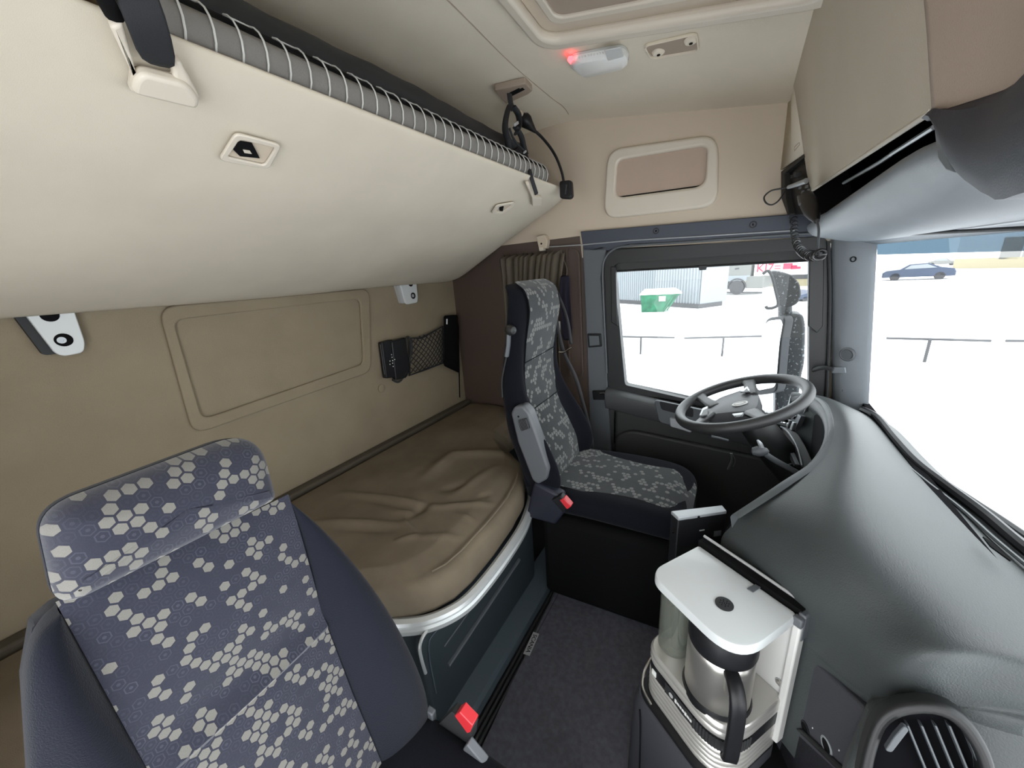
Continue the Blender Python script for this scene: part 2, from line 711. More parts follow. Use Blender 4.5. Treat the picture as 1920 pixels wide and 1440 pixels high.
# front bulkhead under the windscreen and behind the overhead shelf
b = B()
b.slab([(.72, PY, 0), (.72, WY, 0), (.72, WY, .32), (.72, PY, .32)], (.04, 0, 0))
b.slab([(.62, PY, 1.50), (.62, WY, 1.50), (.62, WY, 2.2), (.62, PY, 2.2)], (.04, 0, 0))
struct(b.build('wall_front', 'black_plastic'))

# ---- header trim above the driver door (navy) with two screw sockets
TY = WY-.02
hd = [P(1088, 434, 'Y', TY), P(1540, 397, 'Y', TY), P(1540, 443, 'Y', TY), P(1180, 458, 'Y', TY), P(1140, 470, 'Y', TY), P(1094, 470, 'Y', TY)]
tr = struct(B().slab(hd, (0, .03, 0)).build('trim_1', 'navy_plastic', bevel=.003))
for px, py in ((1230, 433), (1412, 421)):
    o = P(px, py, 'Y', TY)
    B().lathe([(.0135, -.001), (.0135, .0015), (.009, .0015), (.009, -.006), (.004, -.006), (.004, 0), (.0005, 0)], o, (0, -1, 0), 20).build('screw', 'black_plastic', tr)
# B-pillar strip (navy grey) from header to floor
bp = [P(1092, 462, 'Y', TY), P(1138, 462, 'Y', TY), P(1126, 520, 'Y', TY), P(1140, 735, 'Y', TY), P(1148, 900, 'Y', TY), P(1110, 900, 'Y', TY), P(1100, 640, 'Y', TY)]
tp = struct(B().slab(bp, (0, .03, 0)).build('trim_2', 'grey_plastic', bevel=.004))
q = [P(1101, 626, 'Y', TY-.012), P(1126, 626, 'Y', TY-.012), P(1128, 650, 'Y', TY-.012), P(1103, 652, 'Y', TY-.012)]
bt = B().slab(rpoly(q, .006), (0, .012, 0)).build('belt_adjuster', 'black_plastic', tp, bevel=.002)
B().slab(inset(q, .014), (0, -.004, 0)).build('adjuster_button', 'grey_plastic', bt, bevel=.001)
# bright bead where the headliner meets the door aperture
B().tube([P(px, py, 'Y', TY-.004) for px, py in ((1030, 463), (1093, 459), (1180, 451), (1300, 444), (1490, 432))], .0028, 8).build('aperture_bead', 'silver_paint', tr)

# ---- the driver's door
DY = WY-.005
d_out = [V((-.66, DY, -.02)), V((.47, DY, -.02)), P(1556, 446, 'Y', DY), P(1130, 466, 'Y', DY)]
d_in = [P(1172, 724, 'Y', DY), P(1520, 812, 'Y', DY), P(1519, 466, 'Y', DY), P(1148, 492, 'Y', DY)]
door = struct(B().ring(rpoly(d_out, [.01, .01, .03, .06]), rpoly(d_in, [.015, .015, .02, .03]), (0, .05, 0)).build('door_1', 'door_dark', bevel=.006))
# window surround inside the door
so = [P(1133, 470, 'Y', DY-.015), P(1552, 443, 'Y', DY-.015), P(1549, 800, 'Y', DY-.015), P(1143, 730, 'Y', DY-.015)]
si = [P(1150, 494, 'Y', DY-.015), P(1518, 468, 'Y', DY-.015), P(1516, 800, 'Y', DY-.015), P(1172, 722, 'Y', DY-.015)]
B().ring(rpoly(so, [.05, .03, .01, .02]), rpoly(si, [.03, .02, .01, .015]), (0, .05, 0)).build('window_surround', 'door_frame', door, bevel=.008, seg=3)
# thicker upper part of the front guide, ending in a chamfer
q = [P(1517, 470, 'Y', DY-.03), P(1546, 470, 'Y', DY-.03), P(1543, 612, 'Y', DY-.03), P(1532, 625, 'Y', DY-.03), P(1515, 612, 'Y', DY-.03)]
B().slab(q, (0, .03, 0)).build('blind_guide', 'door_frame', door, bevel=.004)
q = [P(1145, 500, 'Y', DY-.025), P(1154, 500, 'Y', DY-.025), P(1158, 612, 'Y', DY-.025), P(1146, 604, 'Y', DY-.025)]
B().slab(q, (0, .025, 0)).build('blind_guide', 'door_frame', door, bevel=.003)
# rubber seal with a pale highlight lip around the aperture
B().tube(spline([P(px, py, 'Y', DY-.02) for px, py in ((1138, 700), (1133, 600), (1130, 510), (1136, 482), (1152, 467), (1180, 461), (1300, 453), (1480, 440), (1545, 437))], 6), .005, 8).build('door_seal', 'grey_plastic', door)
B().tube(spline([P(px, py, 'Y', DY-.02) for px, py in ((1553, 452), (1556, 560), (1552, 700), (1550, 745))], 6), .006, 8).build('door_seal', 'rubber', door)
# inner door: padded ledge, grip recess panel, lower pocket
lz = [P(1142, 728, 'Y', DY-.012), P(1300, 770, 'Y', DY-.012), P(1300, 800, 'Y', DY-.012), P(1142, 762, 'Y', DY-.012)]
b = B()
top = [P(1140, 724, 'Y', DY), P(1236, 746, 'Y', DY), P(1420, 790, 'Y', DY)]
prof = []
for p in top:
    prof.append([p+V((0, .01, .005)), p+V((0, -.05, -.004)), p+V((0, -.07, -.02)), p+V((0, -.072, -.06)), p+V((0, -.05, -.11)), p+V((0, .01, -.13))])
b.loft(prof)
arm = b.build('armrest_ledge', 'door_grey', door, bevel=.006, seg=3)
q = [P(1236, 752, 'Y', DY-.075), P(1300, 765, 'Y', DY-.075), P(1300, 783, 'Y', DY-.075), P(1240, 768, 'Y', DY-.075)]
B().slab(rpoly(q, .012), (0, .004, 0)).build('grip_recess', 'black_plastic', arm)
q = [P(1226, 750, 'Y', DY-.074), P(1330, 772, 'Y', DY-.074), P(1330, 815, 'Y', DY-.074), P(1236, 792, 'Y', DY-.074)]
B().slab(rpoly(q, .02), (0, .02, 0)).build('handle_plate', 'grey_plastic', arm, bevel=.003)
q = [P(1255, 783, 'Y', DY-.085), P(1300, 795, 'Y', DY-.085), P(1296, 812, 'Y', DY-.085), P(1256, 800, 'Y', DY-.085)]
B().slab(rpoly(q, .01), (0, .02, 0)).build('door_handle', 'silver_paint', door, bevel=.004)
q = [V((-.50, DY-.03, .10)), V((.30, DY-.03, .10)), V((.30, DY-.03, .55)), V((-.42, DY-.03, .60)), V((-.50, DY-.03, .55))]
B().slab(rpoly(q, .05), (0, .03, 0)).build('door_pocket', 'door_dark', door, bevel=.012, seg=3)
B().tube(spline([P(px, py, 'Y', DY-.03) for px, py in ((1125, 738), (1140, 739), (1150, 752), (1153, 775), (1152, 830))], 5), .006, 10).build('grab_handle', 'chrome', door)
q = [P(1110, 733, 'Y', DY-.03), P(1134, 733, 'Y', DY-.03), P(1133, 750, 'Y', DY-.03), P(1112, 750, 'Y', DY-.03)]
B().slab(rpoly(q, .006), (0, .03, 0)).build('handle_bracket', 'black_plastic', door, bevel=.003)

# driver-side window: pane; roller blind is a thing of its own
win = struct(B().slab([P(1172, 735, 'Y', WY+.03), P(1530, 830, 'Y', WY+.03), P(1530, 455, 'Y', WY+.03), P(1140, 480, 'Y', WY+.03)], (0, .004, 0)).build('window_1', 'pane_glass', smooth=False))
bl = thing('roller_blind', 'black roller blind rolled up along the top of the side window', 'blind', P(1330, 500, 'Y', WY+.012))
q = [P(1146, 488, 'Y', WY+.012), P(1524, 461, 'Y', WY+.012), P(1520, 488, 'Y', WY+.012), P(1150, 510, 'Y', WY+.012)]
B().slab(q, (0, .012, 0)).build('blind_fabric', 'blind', bl)
B().tube([P(1150, 509, 'Y', WY+.012), P(1520, 488, 'Y', WY+.012)], .005, 8).build('bottom_bar', 'door_frame', bl)
q = [P(1309, 498, 'Y', WY+.004), P(1326, 497, 'Y', WY+.004), P(1324, 506, 'Y', WY+.004), P(1311, 507, 'Y', WY+.004)]
B().slab(q, (0, .012, 0)).build('pull_tab', 'black_plastic', bl, bevel=.002)

# ---- A-pillar trim between side window and windscreen
A0, A1 = P(1558, 452, 'Y', 1.895), P(1560, 770, 'Y', 1.895)
A2, A3 = P(1628, 775, 'Y', 1.80), P(1645, 452, 'Y', 1.80)
b = B()
rings = []
for t in (-.12, 0, .33, .66, 1, 1.15):
    L, R = A0.lerp(A1, t), A3.lerp(A2, t)
    mid = L.lerp(R, .5)
    nrm = (R-L).cross(V((0, 0, 1))).normalized()
    if nrm.y > 0:
        nrm = -nrm
    bk = V((.22, .975, 0))*.05
    rings.append([L+bk, L, L.lerp(R, .15)+nrm*.008, mid+nrm*.012, L.lerp(R, .9)+nrm*.008, R, R+bk])
b.loft(rings)
ap = struct(b.build('trim_3', 'pillar_grey', angle=50))
PN = (A3-A0).cross(A1-A0).normalized()
if PN.y > 0:
    PN = -PN


def Pa(px, py, off=.014):
    return Pn(px, py, PN, A0+PN*off)


for px, py in ((1600, 486), (1585, 733)):
    B().lathe([(.010, -.002), (.010, .002), (.0065, .002), (.0065, -.001), (.0005, -.001)], Pa(px, py, .012), PN, 20).build('screw', 'black_plastic', ap)
sp = B().lathe([(.027, -.004), (.027, .008), (.022, .011), (.019, .009), (.0005, .009)], Pa(1591, 664, .012), PN, 32).build('tweeter', 'armrest_grey', ap)
B().lathe([(.018, .0092), (.018, .0105), (.0005, .0115)], Pa(1591, 664, .012), PN, 28).build('grille', 'grey_plastic', sp)
gh = [Pa(1520, 700, .03), Pa(1528, 693, .05), Pa(1545, 689, .055), Pa(1562, 693, .05)]
B().tube(spline(gh, 6), .009, 10).build('grab_arm', 'rubber', ap)
q = [Pa(1560, 688), Pa(1586, 688), Pa(1588, 699), Pa(1561, 699)]
B().slab(rpoly(q, .004), PN*.006).build('arm_bracket', 'pillar_grey', ap, bevel=.002)


# ---- windscreen: gently bowed pane with a tinted sun band
def ws(y, z):
    t = (z-.83)/.63
    e = (y-.76)/1.1
    return V((lerp(.565, .455, t) + .055*(1-e*e) - .045, y, z))


zs = [.80, .95, 1.1, 1.25, 1.40, 1.47]
ysw = [PY + (1.82-PY)*i/16 for i in range(17)]
wsc = struct(B().grid([[ws(y, z) for y in ysw] for z in zs]).build('window_2', 'pane_glass'))
B().grid([[ws(y, z)+V((-.004, 0, 0)) for y in ysw] for z in (1.425, 1.445, 1.47)]).build('tint_band', 'tint_glass', wsc)
b = B()
b.loft([[ws(y, 1.462)+V((-.03, 0, .03)), ws(y, 1.462)+V((-.05, 0, .012)), ws(y, 1.462)+V((-.012, 0, -.002)), ws(y, 1.462)+V((.03, 0, 0)), ws(y, 1.462)+V((.03, 0, .05))] for y in ysw])
struct(b.build('trim_4', 'blue_grey'))

# ================================================================== OVERHEAD
# ---- upper bunk, folded up at an angle
bunk = thing('upper_bunk', 'cream fabric upper bunk folded up against the back wall, seen from below', 'bunk bed', (RX+.3, .8, 1.42))
prof = [(-1.53, 1.425), (-1.49, 1.415), (-1.2, 1.545), (-.95, 1.660), (-.78, 1.737), (-.712, 1.775), (-.694, 1.788), (-.698, 1.797), (-.725, 1.797), (-.80, 1.79), (-1.50, 1.50)]
b = B()
rings = []
ycol = [PY+.02] + [PY+.1 + (1.70-PY-.1)*i/26 for i in range(27)] + [1.74, 1.78, 1.80, 1.82, 1.84, 1.855, 1.866, 1.8725]
for y in ycol:
    s = 0 if y < 1.66 else (y-1.66)/.212
    f = .5*s*s
    ring = []
    for i, (x, z) in enumerate(prof):
        # the far corner is rounded off
        rc_ = .085
        dq = max(0.0, y-1.79)
        rnd = rc_-math.sqrt(max(0.0, rc_*rc_-dq*dq))
        xx = lerp(x, -1.1, .12*s**2.2) - rnd*max(0, min(1, (x+1.3)/.4))
        zz = lerp(z, 1.62 + (x+1.1)*.40 + .02, .55*s**4)
        if i in (2, 3):
            zz += -.006*math.sin(2.1*y)
        if i == 1:
            zz += .006*math.sin(5*y+1)
        ring.append((xx, y, zz))
    rings.append(ring)
b.loft(rings)
b.build('bunk_base', 'cream_fabric', bunk, sub=2)


def bunk_pt(px, py, off=0.0):
    """point on the sloping underside of the bunk, lifted off by off"""
    n = V((-.455, 0, 1)).normalized()
    return Pn(px, py, n, V((-1.5, 0, 1.408))-n*off)


BN = -V((-.455, 0, 1)).normalized()     # points down and forward, out of the underside


def latch(px_out, px_in, hook):
    o = B().ring(rpoly([bunk_pt(*p, .004) for p in px_out], .012), rpoly([bunk_pt(*p, .004) for p in px_in], .008), BN*.006).build('latch_bezel', 'cream_plastic', bunk, bevel=.002)
    B().slab(rpoly([bunk_pt(*p, .0045) for p in px_in], .008), BN*.0008).build('latch_cup', 'beige_plastic', o)
    h = B().slab([bunk_pt(*p, .006) for p in hook[0]], BN*.004).build('latch_hook', 'black_matte', o, bevel=.001)
    if len(hook) > 1:
        B().slab([bunk_pt(*p, .0105) for p in hook[1]], BN*.001).build('hook_slot', 'cream_plastic', o)
    return o


latch([(440, 245), (526, 268), (502, 313), (408, 296)], [(447, 257), (515, 273), (494, 306), (424, 290)],
      [[(443, 262), (472, 267), (486, 294), (448, 290), (436, 278)], [(455, 280), (468, 282), (472, 288), (458, 286)]])
latch([(930, 383), (965, 377), (962, 385), (940, 400), (921, 398)], [(936, 385), (958, 381), (955, 386), (940, 396), (929, 395)],
      [[(936, 388), (944, 386), (942, 395), (936, 394)]])

# cream strap guides moulded on the bunk front
b = B()
q = [bunk_pt(*p, .0) for p in ((196, 30), (222, 22), (248, 122), (318, 132), (316, 98), (330, 98), (368, 168), (362, 190), (236, 156), (240, 122))]
b.slab(q, BN*.014)
sg1 = b.build('strap_guide', 'cream_plastic', bunk, bevel=.006, seg=3)
b = B()
q = [bunk_pt(*p, .004) for p in ((242, 128), (258, 116), (340, 138), (366, 168), (362, 188), (237, 156))]
b.slab(rpoly(q, .01), BN*.018)
b.build('guide_lip', 'cream_plastic', sg1, bevel=.006, seg=3)
q = [bunk_pt(*p, .0) for p in ((984, 340), (990, 338), (999, 364), (1014, 366), (1013, 380), (996, 381), (995, 366))]
B().slab(q, BN*.014).build('strap_guide', 'cream_plastic', bunk, bevel=.003)

# ---- black webbing strap over the near bunk guide
st = thing('bunk_strap', 'wide black webbing strap running from the ceiling to the near bunk guide', 'strap', bunk_pt(285, 110))
a0, a1 = bunk_pt(262, 118, .018), bunk_pt(337, 136, .018)
c0, c1 = bunk_pt(214, -8, .03), bunk_pt(303, -8, .03)
m0, m1 = a0.lerp(c0, .5)+BN*.004, a1.lerp(c1, .5)+BN*.004
e0, e1 = c0+V((-.02, -.02, .16)), c1+V((-.02, -.02, .16))
B().grid([[a0, a0.lerp(a1, .5), a1], [m0, m0.lerp(m1, .5), m1], [c0, c0.lerp(c1, .5), c1], [e0, e0.lerp(e1, .5), e1]]).build('webbing', 'webbing', st, solid=.003, sub=1)
q0, q1 = bunk_pt(192, -10, .02), bunk_pt(216, 34, .010)
B().tube([q0, q1], .009, 8, squash=.5).build('webbing_fold', 'black_matte', st)

# ---- black padded roll lying along the bunk edge
rl = thing('mattress_roll', 'long black rolled-up pad lying along the top edge of the upper bunk', 'roll', (-.84, .6, 1.87))
path = [V((-.838+.003*math.sin(9*y), y, 1.928+.003*math.sin(7*y+1))) for y in [PY+.03+(1.555-PY-.03)*i/40 for i in range(41)]]
B().tube(path, [.038+.0015*math.sin(i*1.9) for i in range(41)], 18).build('roll_body', 'rubber', rl)

# ---- safety net folded along the bunk edge, with its white lacing
net = thing('safety_net', 'grey mesh safety net with white lacing folded along the bunk edge', 'safety net', (-.76, .6, 1.84))
N = 60


def netp(y, a):
    return V((-.752 + .045*math.cos(a), y, 1.826 + .044*math.sin(a)))


yn = [.30 + (1.56-.30)*i/N for i in range(N+1)]
angs = [math.radians(a) for a in (-95, -60, -30, 0, 15, 25)]
B().grid([[netp(y, a) for a in angs] for y in yn]).build('mesh_band', 'net_grey', net, solid=.002)
angs2 = [math.radians(a) for a in (24, 55, 95)]
B().grid([[netp(y, a)+V((-.004, 0, .002)) for a in angs2] for y in yn]).build('black_hem', 'black_matte', net, solid=.002)
yl = [PY+.05 + (.20-PY-.05)*i/8 for i in range(9)]
B().grid([[netp(y, a) for a in angs] for y in yl]).build('mesh_band', 'net_grey', net, solid=.002)
# one continuous lacing: hoop, run along, hoop back
path = []
ny = 33
for i in range(ny):
    y = .335 + (1.545-.335)*i/(ny-1)
    aa = [-62, -42, -20, 0, 20, 40, 58, 74]
    if i % 2:
        aa = aa[::-1]
    for a in aa:
        p = netp(y, math.radians(a))
        d = (p-V((-.752, y, 1.826))).normalized()
        path.append(p+d*.0035)
B().tube(path, .0016, 5).build('lacing', 'cord_white', net)
# ---- far strap bundle hanging from its ceiling bracket
cb = thing('strap_bracket', 'beige plastic bracket on the ceiling carrying the far bunk strap', 'bracket', Pc(958, 165))
q = [Pc(926, 157), Pc(985, 143), Pc(998, 158), Pc(990, 165), Pc(948, 184)]
B().slab(rpoly(q, .008), (0, 0, -.022)).build('bracket_shell', 'brown_plastic', cb, bevel=.006, seg=3)
q = [Pc(955, 172, -.02), Pc(978, 160, -.02), Pc(984, 166, -.02), Pc(960, 178, -.02)]
B().slab(q, (0, 0, -.004)).build('bracket_slot', 'black_matte', cb)
sb = thing('bunk_strap', 'bundled black bunk strap hanging from the ceiling bracket beside the gooseneck lamp', 'strap', P(975, 300, 'X', -.78))
SX = -.77


def sp_(pts, x=SX, n=5):
    return spline([P(px, py, 'X', x+dx) for px, py, dx in pts], n)


for pts, r, sq in (
        ([(955, 176, 0), (958, 195, .005), (962, 205, .005)], .011, .4),
        ([(956, 197, 0), (950, 215, 0), (947, 240, .005), (953, 262, .01), (965, 275, .01)], .013, .45),
        ([(962, 200, .01), (972, 215, .015), (974, 235, .02), (968, 250, .02)], .014, .4),
        ([(966, 238, .02), (977, 255, .02), (982, 275, .02), (986, 290, .02)], .012, .45),
        ([(955, 240, .02), (962, 258, .025), (972, 272, .03), (984, 284, .03)], .004, 1),
        ([(951, 262, .02), (955, 280, .02), (960, 288, .02)], .012, .5),
        ([(984, 282, .02), (990, 305, .045), (996, 332, .075), (1006, 364, .072)], .008, .35)):
    B().tube(sp_(pts), r, 8, squash=sq).build('webbing', 'webbing', sb)
for px, py, s in ((968, 232, .022), (984, 285, .016)):
    o = P(px, py, 'X', SX+.035)
    B().box(o, (.006, s*1.5, s*.45), Matrix.Rotation(.5, 3, 'X')).build('buckle', 'silver_paint', sb, bevel=.002)
o = P(966, 285, 'X', -.80)
B().lathe([(.001, -.02), (.018, -.016), (.024, 0), (.02, .02), (.001, .026)], o, (0, .8, -.6), 16).build('strap_knob', 'rubber', sb)

# ---- gooseneck reading lamp
gl = thing('reading_lamp', 'black gooseneck reading lamp plugged in under the ceiling, head hanging down', 'lamp', P(1058, 370, 'Y', 1.80))
LY = 1.66
pts = [(990, 232, 1.60), (1000, 243, 1.62), (1016, 258, 1.64), (1034, 280, 1.64), (1046, 302, 1.635), (1054, 325, 1.63), (1057, 342, 1.63)]
path = spline([P(px, py, 'Y', y) for px, py, y in pts], 8)
B().tube(path, .0055, 10).build('gooseneck', 'black_plastic', gl)
B().tube([p+V((.004, -.004, .003)) for p in path], .0018, 6).build('gooseneck_highlight', 'rubber', gl)
p0 = P(978, 218, 'Y', 1.57)
p1 = P(1003, 246, 'Y', 1.63)
d = (p1-p0).normalized()
B().lathe([(.001, -.004), (.014, -.002), (.026, .012), (.027, .028), (.020, .045), (.011, .07), (.006, .085)], p0, d, 20).build('lamp_socket', 'black_plastic', gl)
B().lathe([(.012, -.022), (.015, -.01), (.013, 0), (.001, .001)], p0, d, 16).build('ceiling_plug', 'beige_plastic', gl)
q = [P(1048, 339, 'Y', 1.62), P(1070, 337, 'Y', 1.62), P(1072, 368, 'Y', 1.62), P(1067, 373, 'Y', 1.62), P(1049, 372, 'Y', 1.62)]
h = B().slab(rpoly(q, .012), (0, .03, 0)).build('lamp_head', 'black_plastic', gl, bevel=.006, seg=3)
B().tube([P(1062, 346, 'Y', 1.618), P(1060, 364, 'Y', 1.618)], .004, 8).build('lamp_switch', 'rubber', h)

# ---- roof hatch
rh = thing('roof_hatch', 'cream roof hatch frame with dark blind in the ceiling', 'roof hatch', Pc(1150, 10))
c0 = Pc(1018, 78)
c1 = Pc(1330, 26)
uu = V((c1.x-c0.x, c1.y-c0.y, 0)).normalized()
vv = V((-uu.y, uu.x, 0))


def on_ceiling(pts, dz):
    return [V((p.x, p.y, zc(p.x, p.y)+dz)) for p in pts]


HW, HL = .74, .78
ho = rrect(c0-uu*.012+vv*.0-vv*HL, uu, vv, HW, HL, .07, 8)
hi = rrect(c0+uu*.030-vv*(HL-.05), uu, vv, HW-.09, HL-.095, .045, 8)
B().ring(on_ceiling(ho, .004), on_ceiling(hi, .004), (0, 0, -.034)).build('hatch_frame', 'cream_plastic', rh, bevel=.014, seg=4)
B().slab(on_ceiling(hi, -.002), (0, 0, -.003)).build('hatch_blind', 'beige_plastic', rh)
hg = rrect(c0+uu*.07-vv*(HL-.10), uu, vv, HW-.20, HL-.20, .03)
B().ring(on_ceiling(hg, -.004), on_ceiling(shrink(hg, .03), -.004), (0, 0, -.012)).build('blind_frame', 'cream_plastic', rh, bevel=.004)
B().slab(on_ceiling(shrink(hg, .03), -.006), (0, 0, -.002)).build('hatch_glass', 'brown_plastic', rh)

# ---- roof lamp with glowing red end, and the recessed empty lamp seat beside it
rlamp = thing('roof_lamp', 'clear oblong roof lamp with a glowing red end on the ceiling', 'lamp', Pc(1120, 108))
q = [Pc(1072, 99), Pc(1168, 81), Pc(1180, 95), Pc(1178, 112), Pc(1090, 133), Pc(1066, 112)]
base = rpoly(q, .022)
B().slab(base, (0, 0, -.010)).build('lamp_base', 'white_plastic', rlamp, bevel=.002)
b = B()
cc = sum(base, V((0, 0, 0)))/len(base)
b.loft([[p+V((0, 0, -.008)) for p in base], [cc+(p-cc)*.96+V((0, 0, -.020)) for p in base], [cc+(p-cc)*.82+V((0, 0, -.028)) for p in base]])
lens = b.build('lamp_lens', 'lens_clear', rlamp)
q = [Pc(1133, 92, -.027), Pc(1164, 86, -.027), Pc(1170, 104, -.027), Pc(1140, 112, -.027)]
B().slab(rpoly(q, .006), (0, 0, -.004)).build('lens_window', 'white_plastic', lens, bevel=.002)
b = B()
for k in range(9):
    t = k/8
    p = Pc(lerp(1086, 1130, t), lerp(107, 98, t), -.0275)
    b.box(p, (.003, .010, .003))
b.build('lens_ribs', 'label_white', lens)
q = [Pc(1066, 105, -.012), Pc(1074, 104, -.012), Pc(1074, 113, -.012), Pc(1083, 126, -.012), Pc(1079, 127, -.012), Pc(1064, 110, -.012)]
B().slab(q, (0, 0, -.006)).build('night_light', 'led_red', rlamp)

ls = thing('ceiling_recess', 'oblong beige recess with two screw posts in the ceiling', 'ceiling fitting', Pc(1262, 84))
q = [Pc(1206, 82), Pc(1308, 58), Pc(1318, 68), Pc(1312, 92), Pc(1220, 108), Pc(1210, 98)]
q = [q[0], q[1], q[3], q[4]]
pl = rpoly(q, .02)
cc = sum(pl, V((0, 0, 0)))/len(pl)
o = B().ring(pl, [cc+(p-cc)*.93 for p in pl], (0, 0, -.008)).build('recess_rim', 'headliner', ls, bevel=.003)
B().slab([cc+(p-cc)*.95 for p in pl], (0, 0, -.0015)).build('recess_floor', 'brown_plastic', ls)
for (px, py) in ((1235, 96), (1296, 74)):
    p = Pc(px, py)
    t = B().lathe([(.020, 0), (.017, -.006), (.013, -.009), (.0005, -.009)], p, (0, 0, 1), 20).build('screw_post', 'headliner', ls)
    B().lathe([(.005, 0), (.005, -.0022), (.0005, -.0022)], p+V((0, 0, -.0085)), (0, 0, 1), 12).build('screw_hole', 'black_matte', t)

# ---- storage pocket on the wall above the door
sp = thing('storage_pocket', 'framed beige storage pocket on the wall above the driver door', 'pocket', P(1240, 400, 'Y', WY))
q = [P(1137, 284, 'Y', WY-.02), P(1330, 250, 'Y', WY-.02), P(1352, 275, 'Y', WY-.02), P(1344, 388, 'Y', WY-.02), P(1150, 411, 'Y', WY-.02), P(1131, 395, 'Y', WY-.02)]
q = [P(1138, 280, 'Y', WY-.02), P(1347, 250, 'Y', WY-.02), P(1346, 387, 'Y', WY-.02), P(1131, 411, 'Y', WY-.02)]
qi = [P(1157, 300, 'Y', WY-.02), P(1326, 272, 'Y', WY-.02), P(1322, 348, 'Y', WY-.02), P(1152, 371, 'Y', WY-.02)]
B().ring(rpoly(q, [.07, .07, .07, .07], 8), rpoly(qi, [.03, .03, .045, .045], 8), (0, .03, 0)).build('pocket_frame', 'cream_plastic', sp, bevel=.011, seg=4)
b = B()
tl, trr, br, bll = [p.copy() for p in qi]
for p in (tl, trr):
    p.y = WY-.008
for p in (br, bll):
    p.y = WY-.001
b.slab([tl, trr, br, bll], (0, .004, 0))
b.build('pocket_panel', 'pink_beige', sp)
b = B()
cc = sum(qi, V((0, 0, 0)))/4
qs = rpoly([lerp(bll, tl, .0)+V((0, -.002, 0)), br+V((0, -.002, 0)), br+V((0, -.002, .006)), bll+V((0, -.002, .006))], .002)
b.slab(qs, (0, .003, 0))
b.build('pocket_gap', 'black_matte', sp)

# ---- overhead shelf across the windscreen
shelf = thing('overhead_shelf', 'beige and navy overhead storage shelf across the top of the windscreen', 'shelf unit', (.35, .8, 1.47))
FN, F0 = V((1, 0, .25)), V((.20, 0, 1.65))


def Pf(px, py, off=0.0):
    return Pn(px, py, FN, F0-FN.normalized()*off)


# big flap door
q = [Pf(1506, 262), Pf(1525, 357), Pf(1753, 206), Pf(1733, -5), Pf(1735, -40), Pf(1560, 60)]
q = [Pf(1523, 358), Pf(1755, 206)]
y0, y1 = q[0].y, q[1].y


def fl(y, z, off=0.0):
    n = FN.normalized()
    return V((.20-.25*(z-1.65), y, z))-n*off


b = B()
zb0, zb1 = q[0].z, q[1].z
rows = []
for k in range(13):
    y = lerp(y0, y1, k/12)
    zb = lerp(zb0, zb1, k/12)
    w_ = .085*max(0, (k/12-.5)*2)
    rows.append([fl(y, zb-.0, .0), fl(y-w_*.15, zb+.004, .008), fl(y-w_*.6, zb+.05, .008), fl(y-w_*.9, zb+.2, .008), fl(y-w_*1.2, zc(.13, y)+.01, .010)])
b.grid(rows)
flap = b.build('flap_door', 'flap_beige', shelf)
lip = B()
lip.tube([fl(lerp(y0, y1, k/12), lerp(zb0, zb1, k/12), .004) for k in range(13)], .0045, 8)
lip.build('flap_edge', 'cream_plastic', flap)
# side cheek at the driver's end (above the radio slot)
b = B()
ya = WY
zs0 = Pf(1466, 318).z
rows = []
ck0, ck1 = P(1480, 185, 'Y', WY-.002), P(1466, 318, 'Y', WY-.002)
kt = fl(y0+.002, zc(.11, y0)+.01, .006)
km = Pn(1508, 288, V((0, 1, 0)), V((0, y0+.002, 0)))
b.grid([[ck0+V((0, 0, .06)), ck0.lerp(kt, .5)+V((0, 0, .03)), kt], [ck1, ck1.lerp(km, .5), km]])
b.build('end_cheek', 'headliner', shelf, solid=.008)
CN = (km-ck1).cross(ck0-ck1).normalized()
if CN.x > 0:
    CN = -CN


def Pk(px, py, off=0.0):
    return Pn(px, py, CN, ck1+CN*off)


q = [Pk(1490, 284, .006), Pk(1502, 270, .006), Pk(1500, 265, .006), Pk(1490, 275, .006)]
B().ring(rpoly(q, .005), rpoly(inset(q, .004), .003), FN*-.002).build('cheek_catch', 'beige_plastic', shelf)
# dark inside of the compartment
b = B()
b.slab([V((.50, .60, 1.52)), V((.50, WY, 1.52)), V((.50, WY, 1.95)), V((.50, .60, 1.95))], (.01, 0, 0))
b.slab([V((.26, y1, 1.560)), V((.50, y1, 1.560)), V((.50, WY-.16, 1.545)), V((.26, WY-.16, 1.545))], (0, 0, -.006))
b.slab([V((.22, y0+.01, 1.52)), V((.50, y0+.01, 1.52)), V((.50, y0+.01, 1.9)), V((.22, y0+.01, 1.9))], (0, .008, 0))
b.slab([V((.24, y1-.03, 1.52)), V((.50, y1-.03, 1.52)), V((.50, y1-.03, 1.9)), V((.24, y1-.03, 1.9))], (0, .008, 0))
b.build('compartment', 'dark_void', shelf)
# inner metal lip seen through the gap
lp = [Pn(px, py, FN, F0+FN*.02) for px, py in ((1582, 343), (1640, 310), (1668, 292), (1676, 286), (1752, 238))]
B().tube(spline(lp, 6), .004, 6).build('inner_flange', 'silver_paint', shelf)
# lower shell: recess lip, bulging underside
def edge_z_low(y):
    return max(1.525, 1.585-.25*(y1-.05-y))



b = B()
rows = []
NS = 20
for k in range(NS+1):
    y = lerp(y0-.0, PY+.02, k/NS)
    t = max(0, min(1, (y0-y)/(y0-y1)))
    zl = lerp(1.548, 1.585, t)
    if y < y1-.05:
        zl = min(zl, edge_z_low(y))
    rows.append([(.235, y, zl-.008), (.203, y, zl), (.196, y, zl-.012), (.212, y, zl-.045), (.262, y, 1.492+.01*t), (.315, y, 1.476), (.372, y, 1.470), (.46, y, 1.475), (.47, y, 1.52)])
b.grid(rows)
b.build('lower_shell', 'blue_grey', shelf, sub=1)
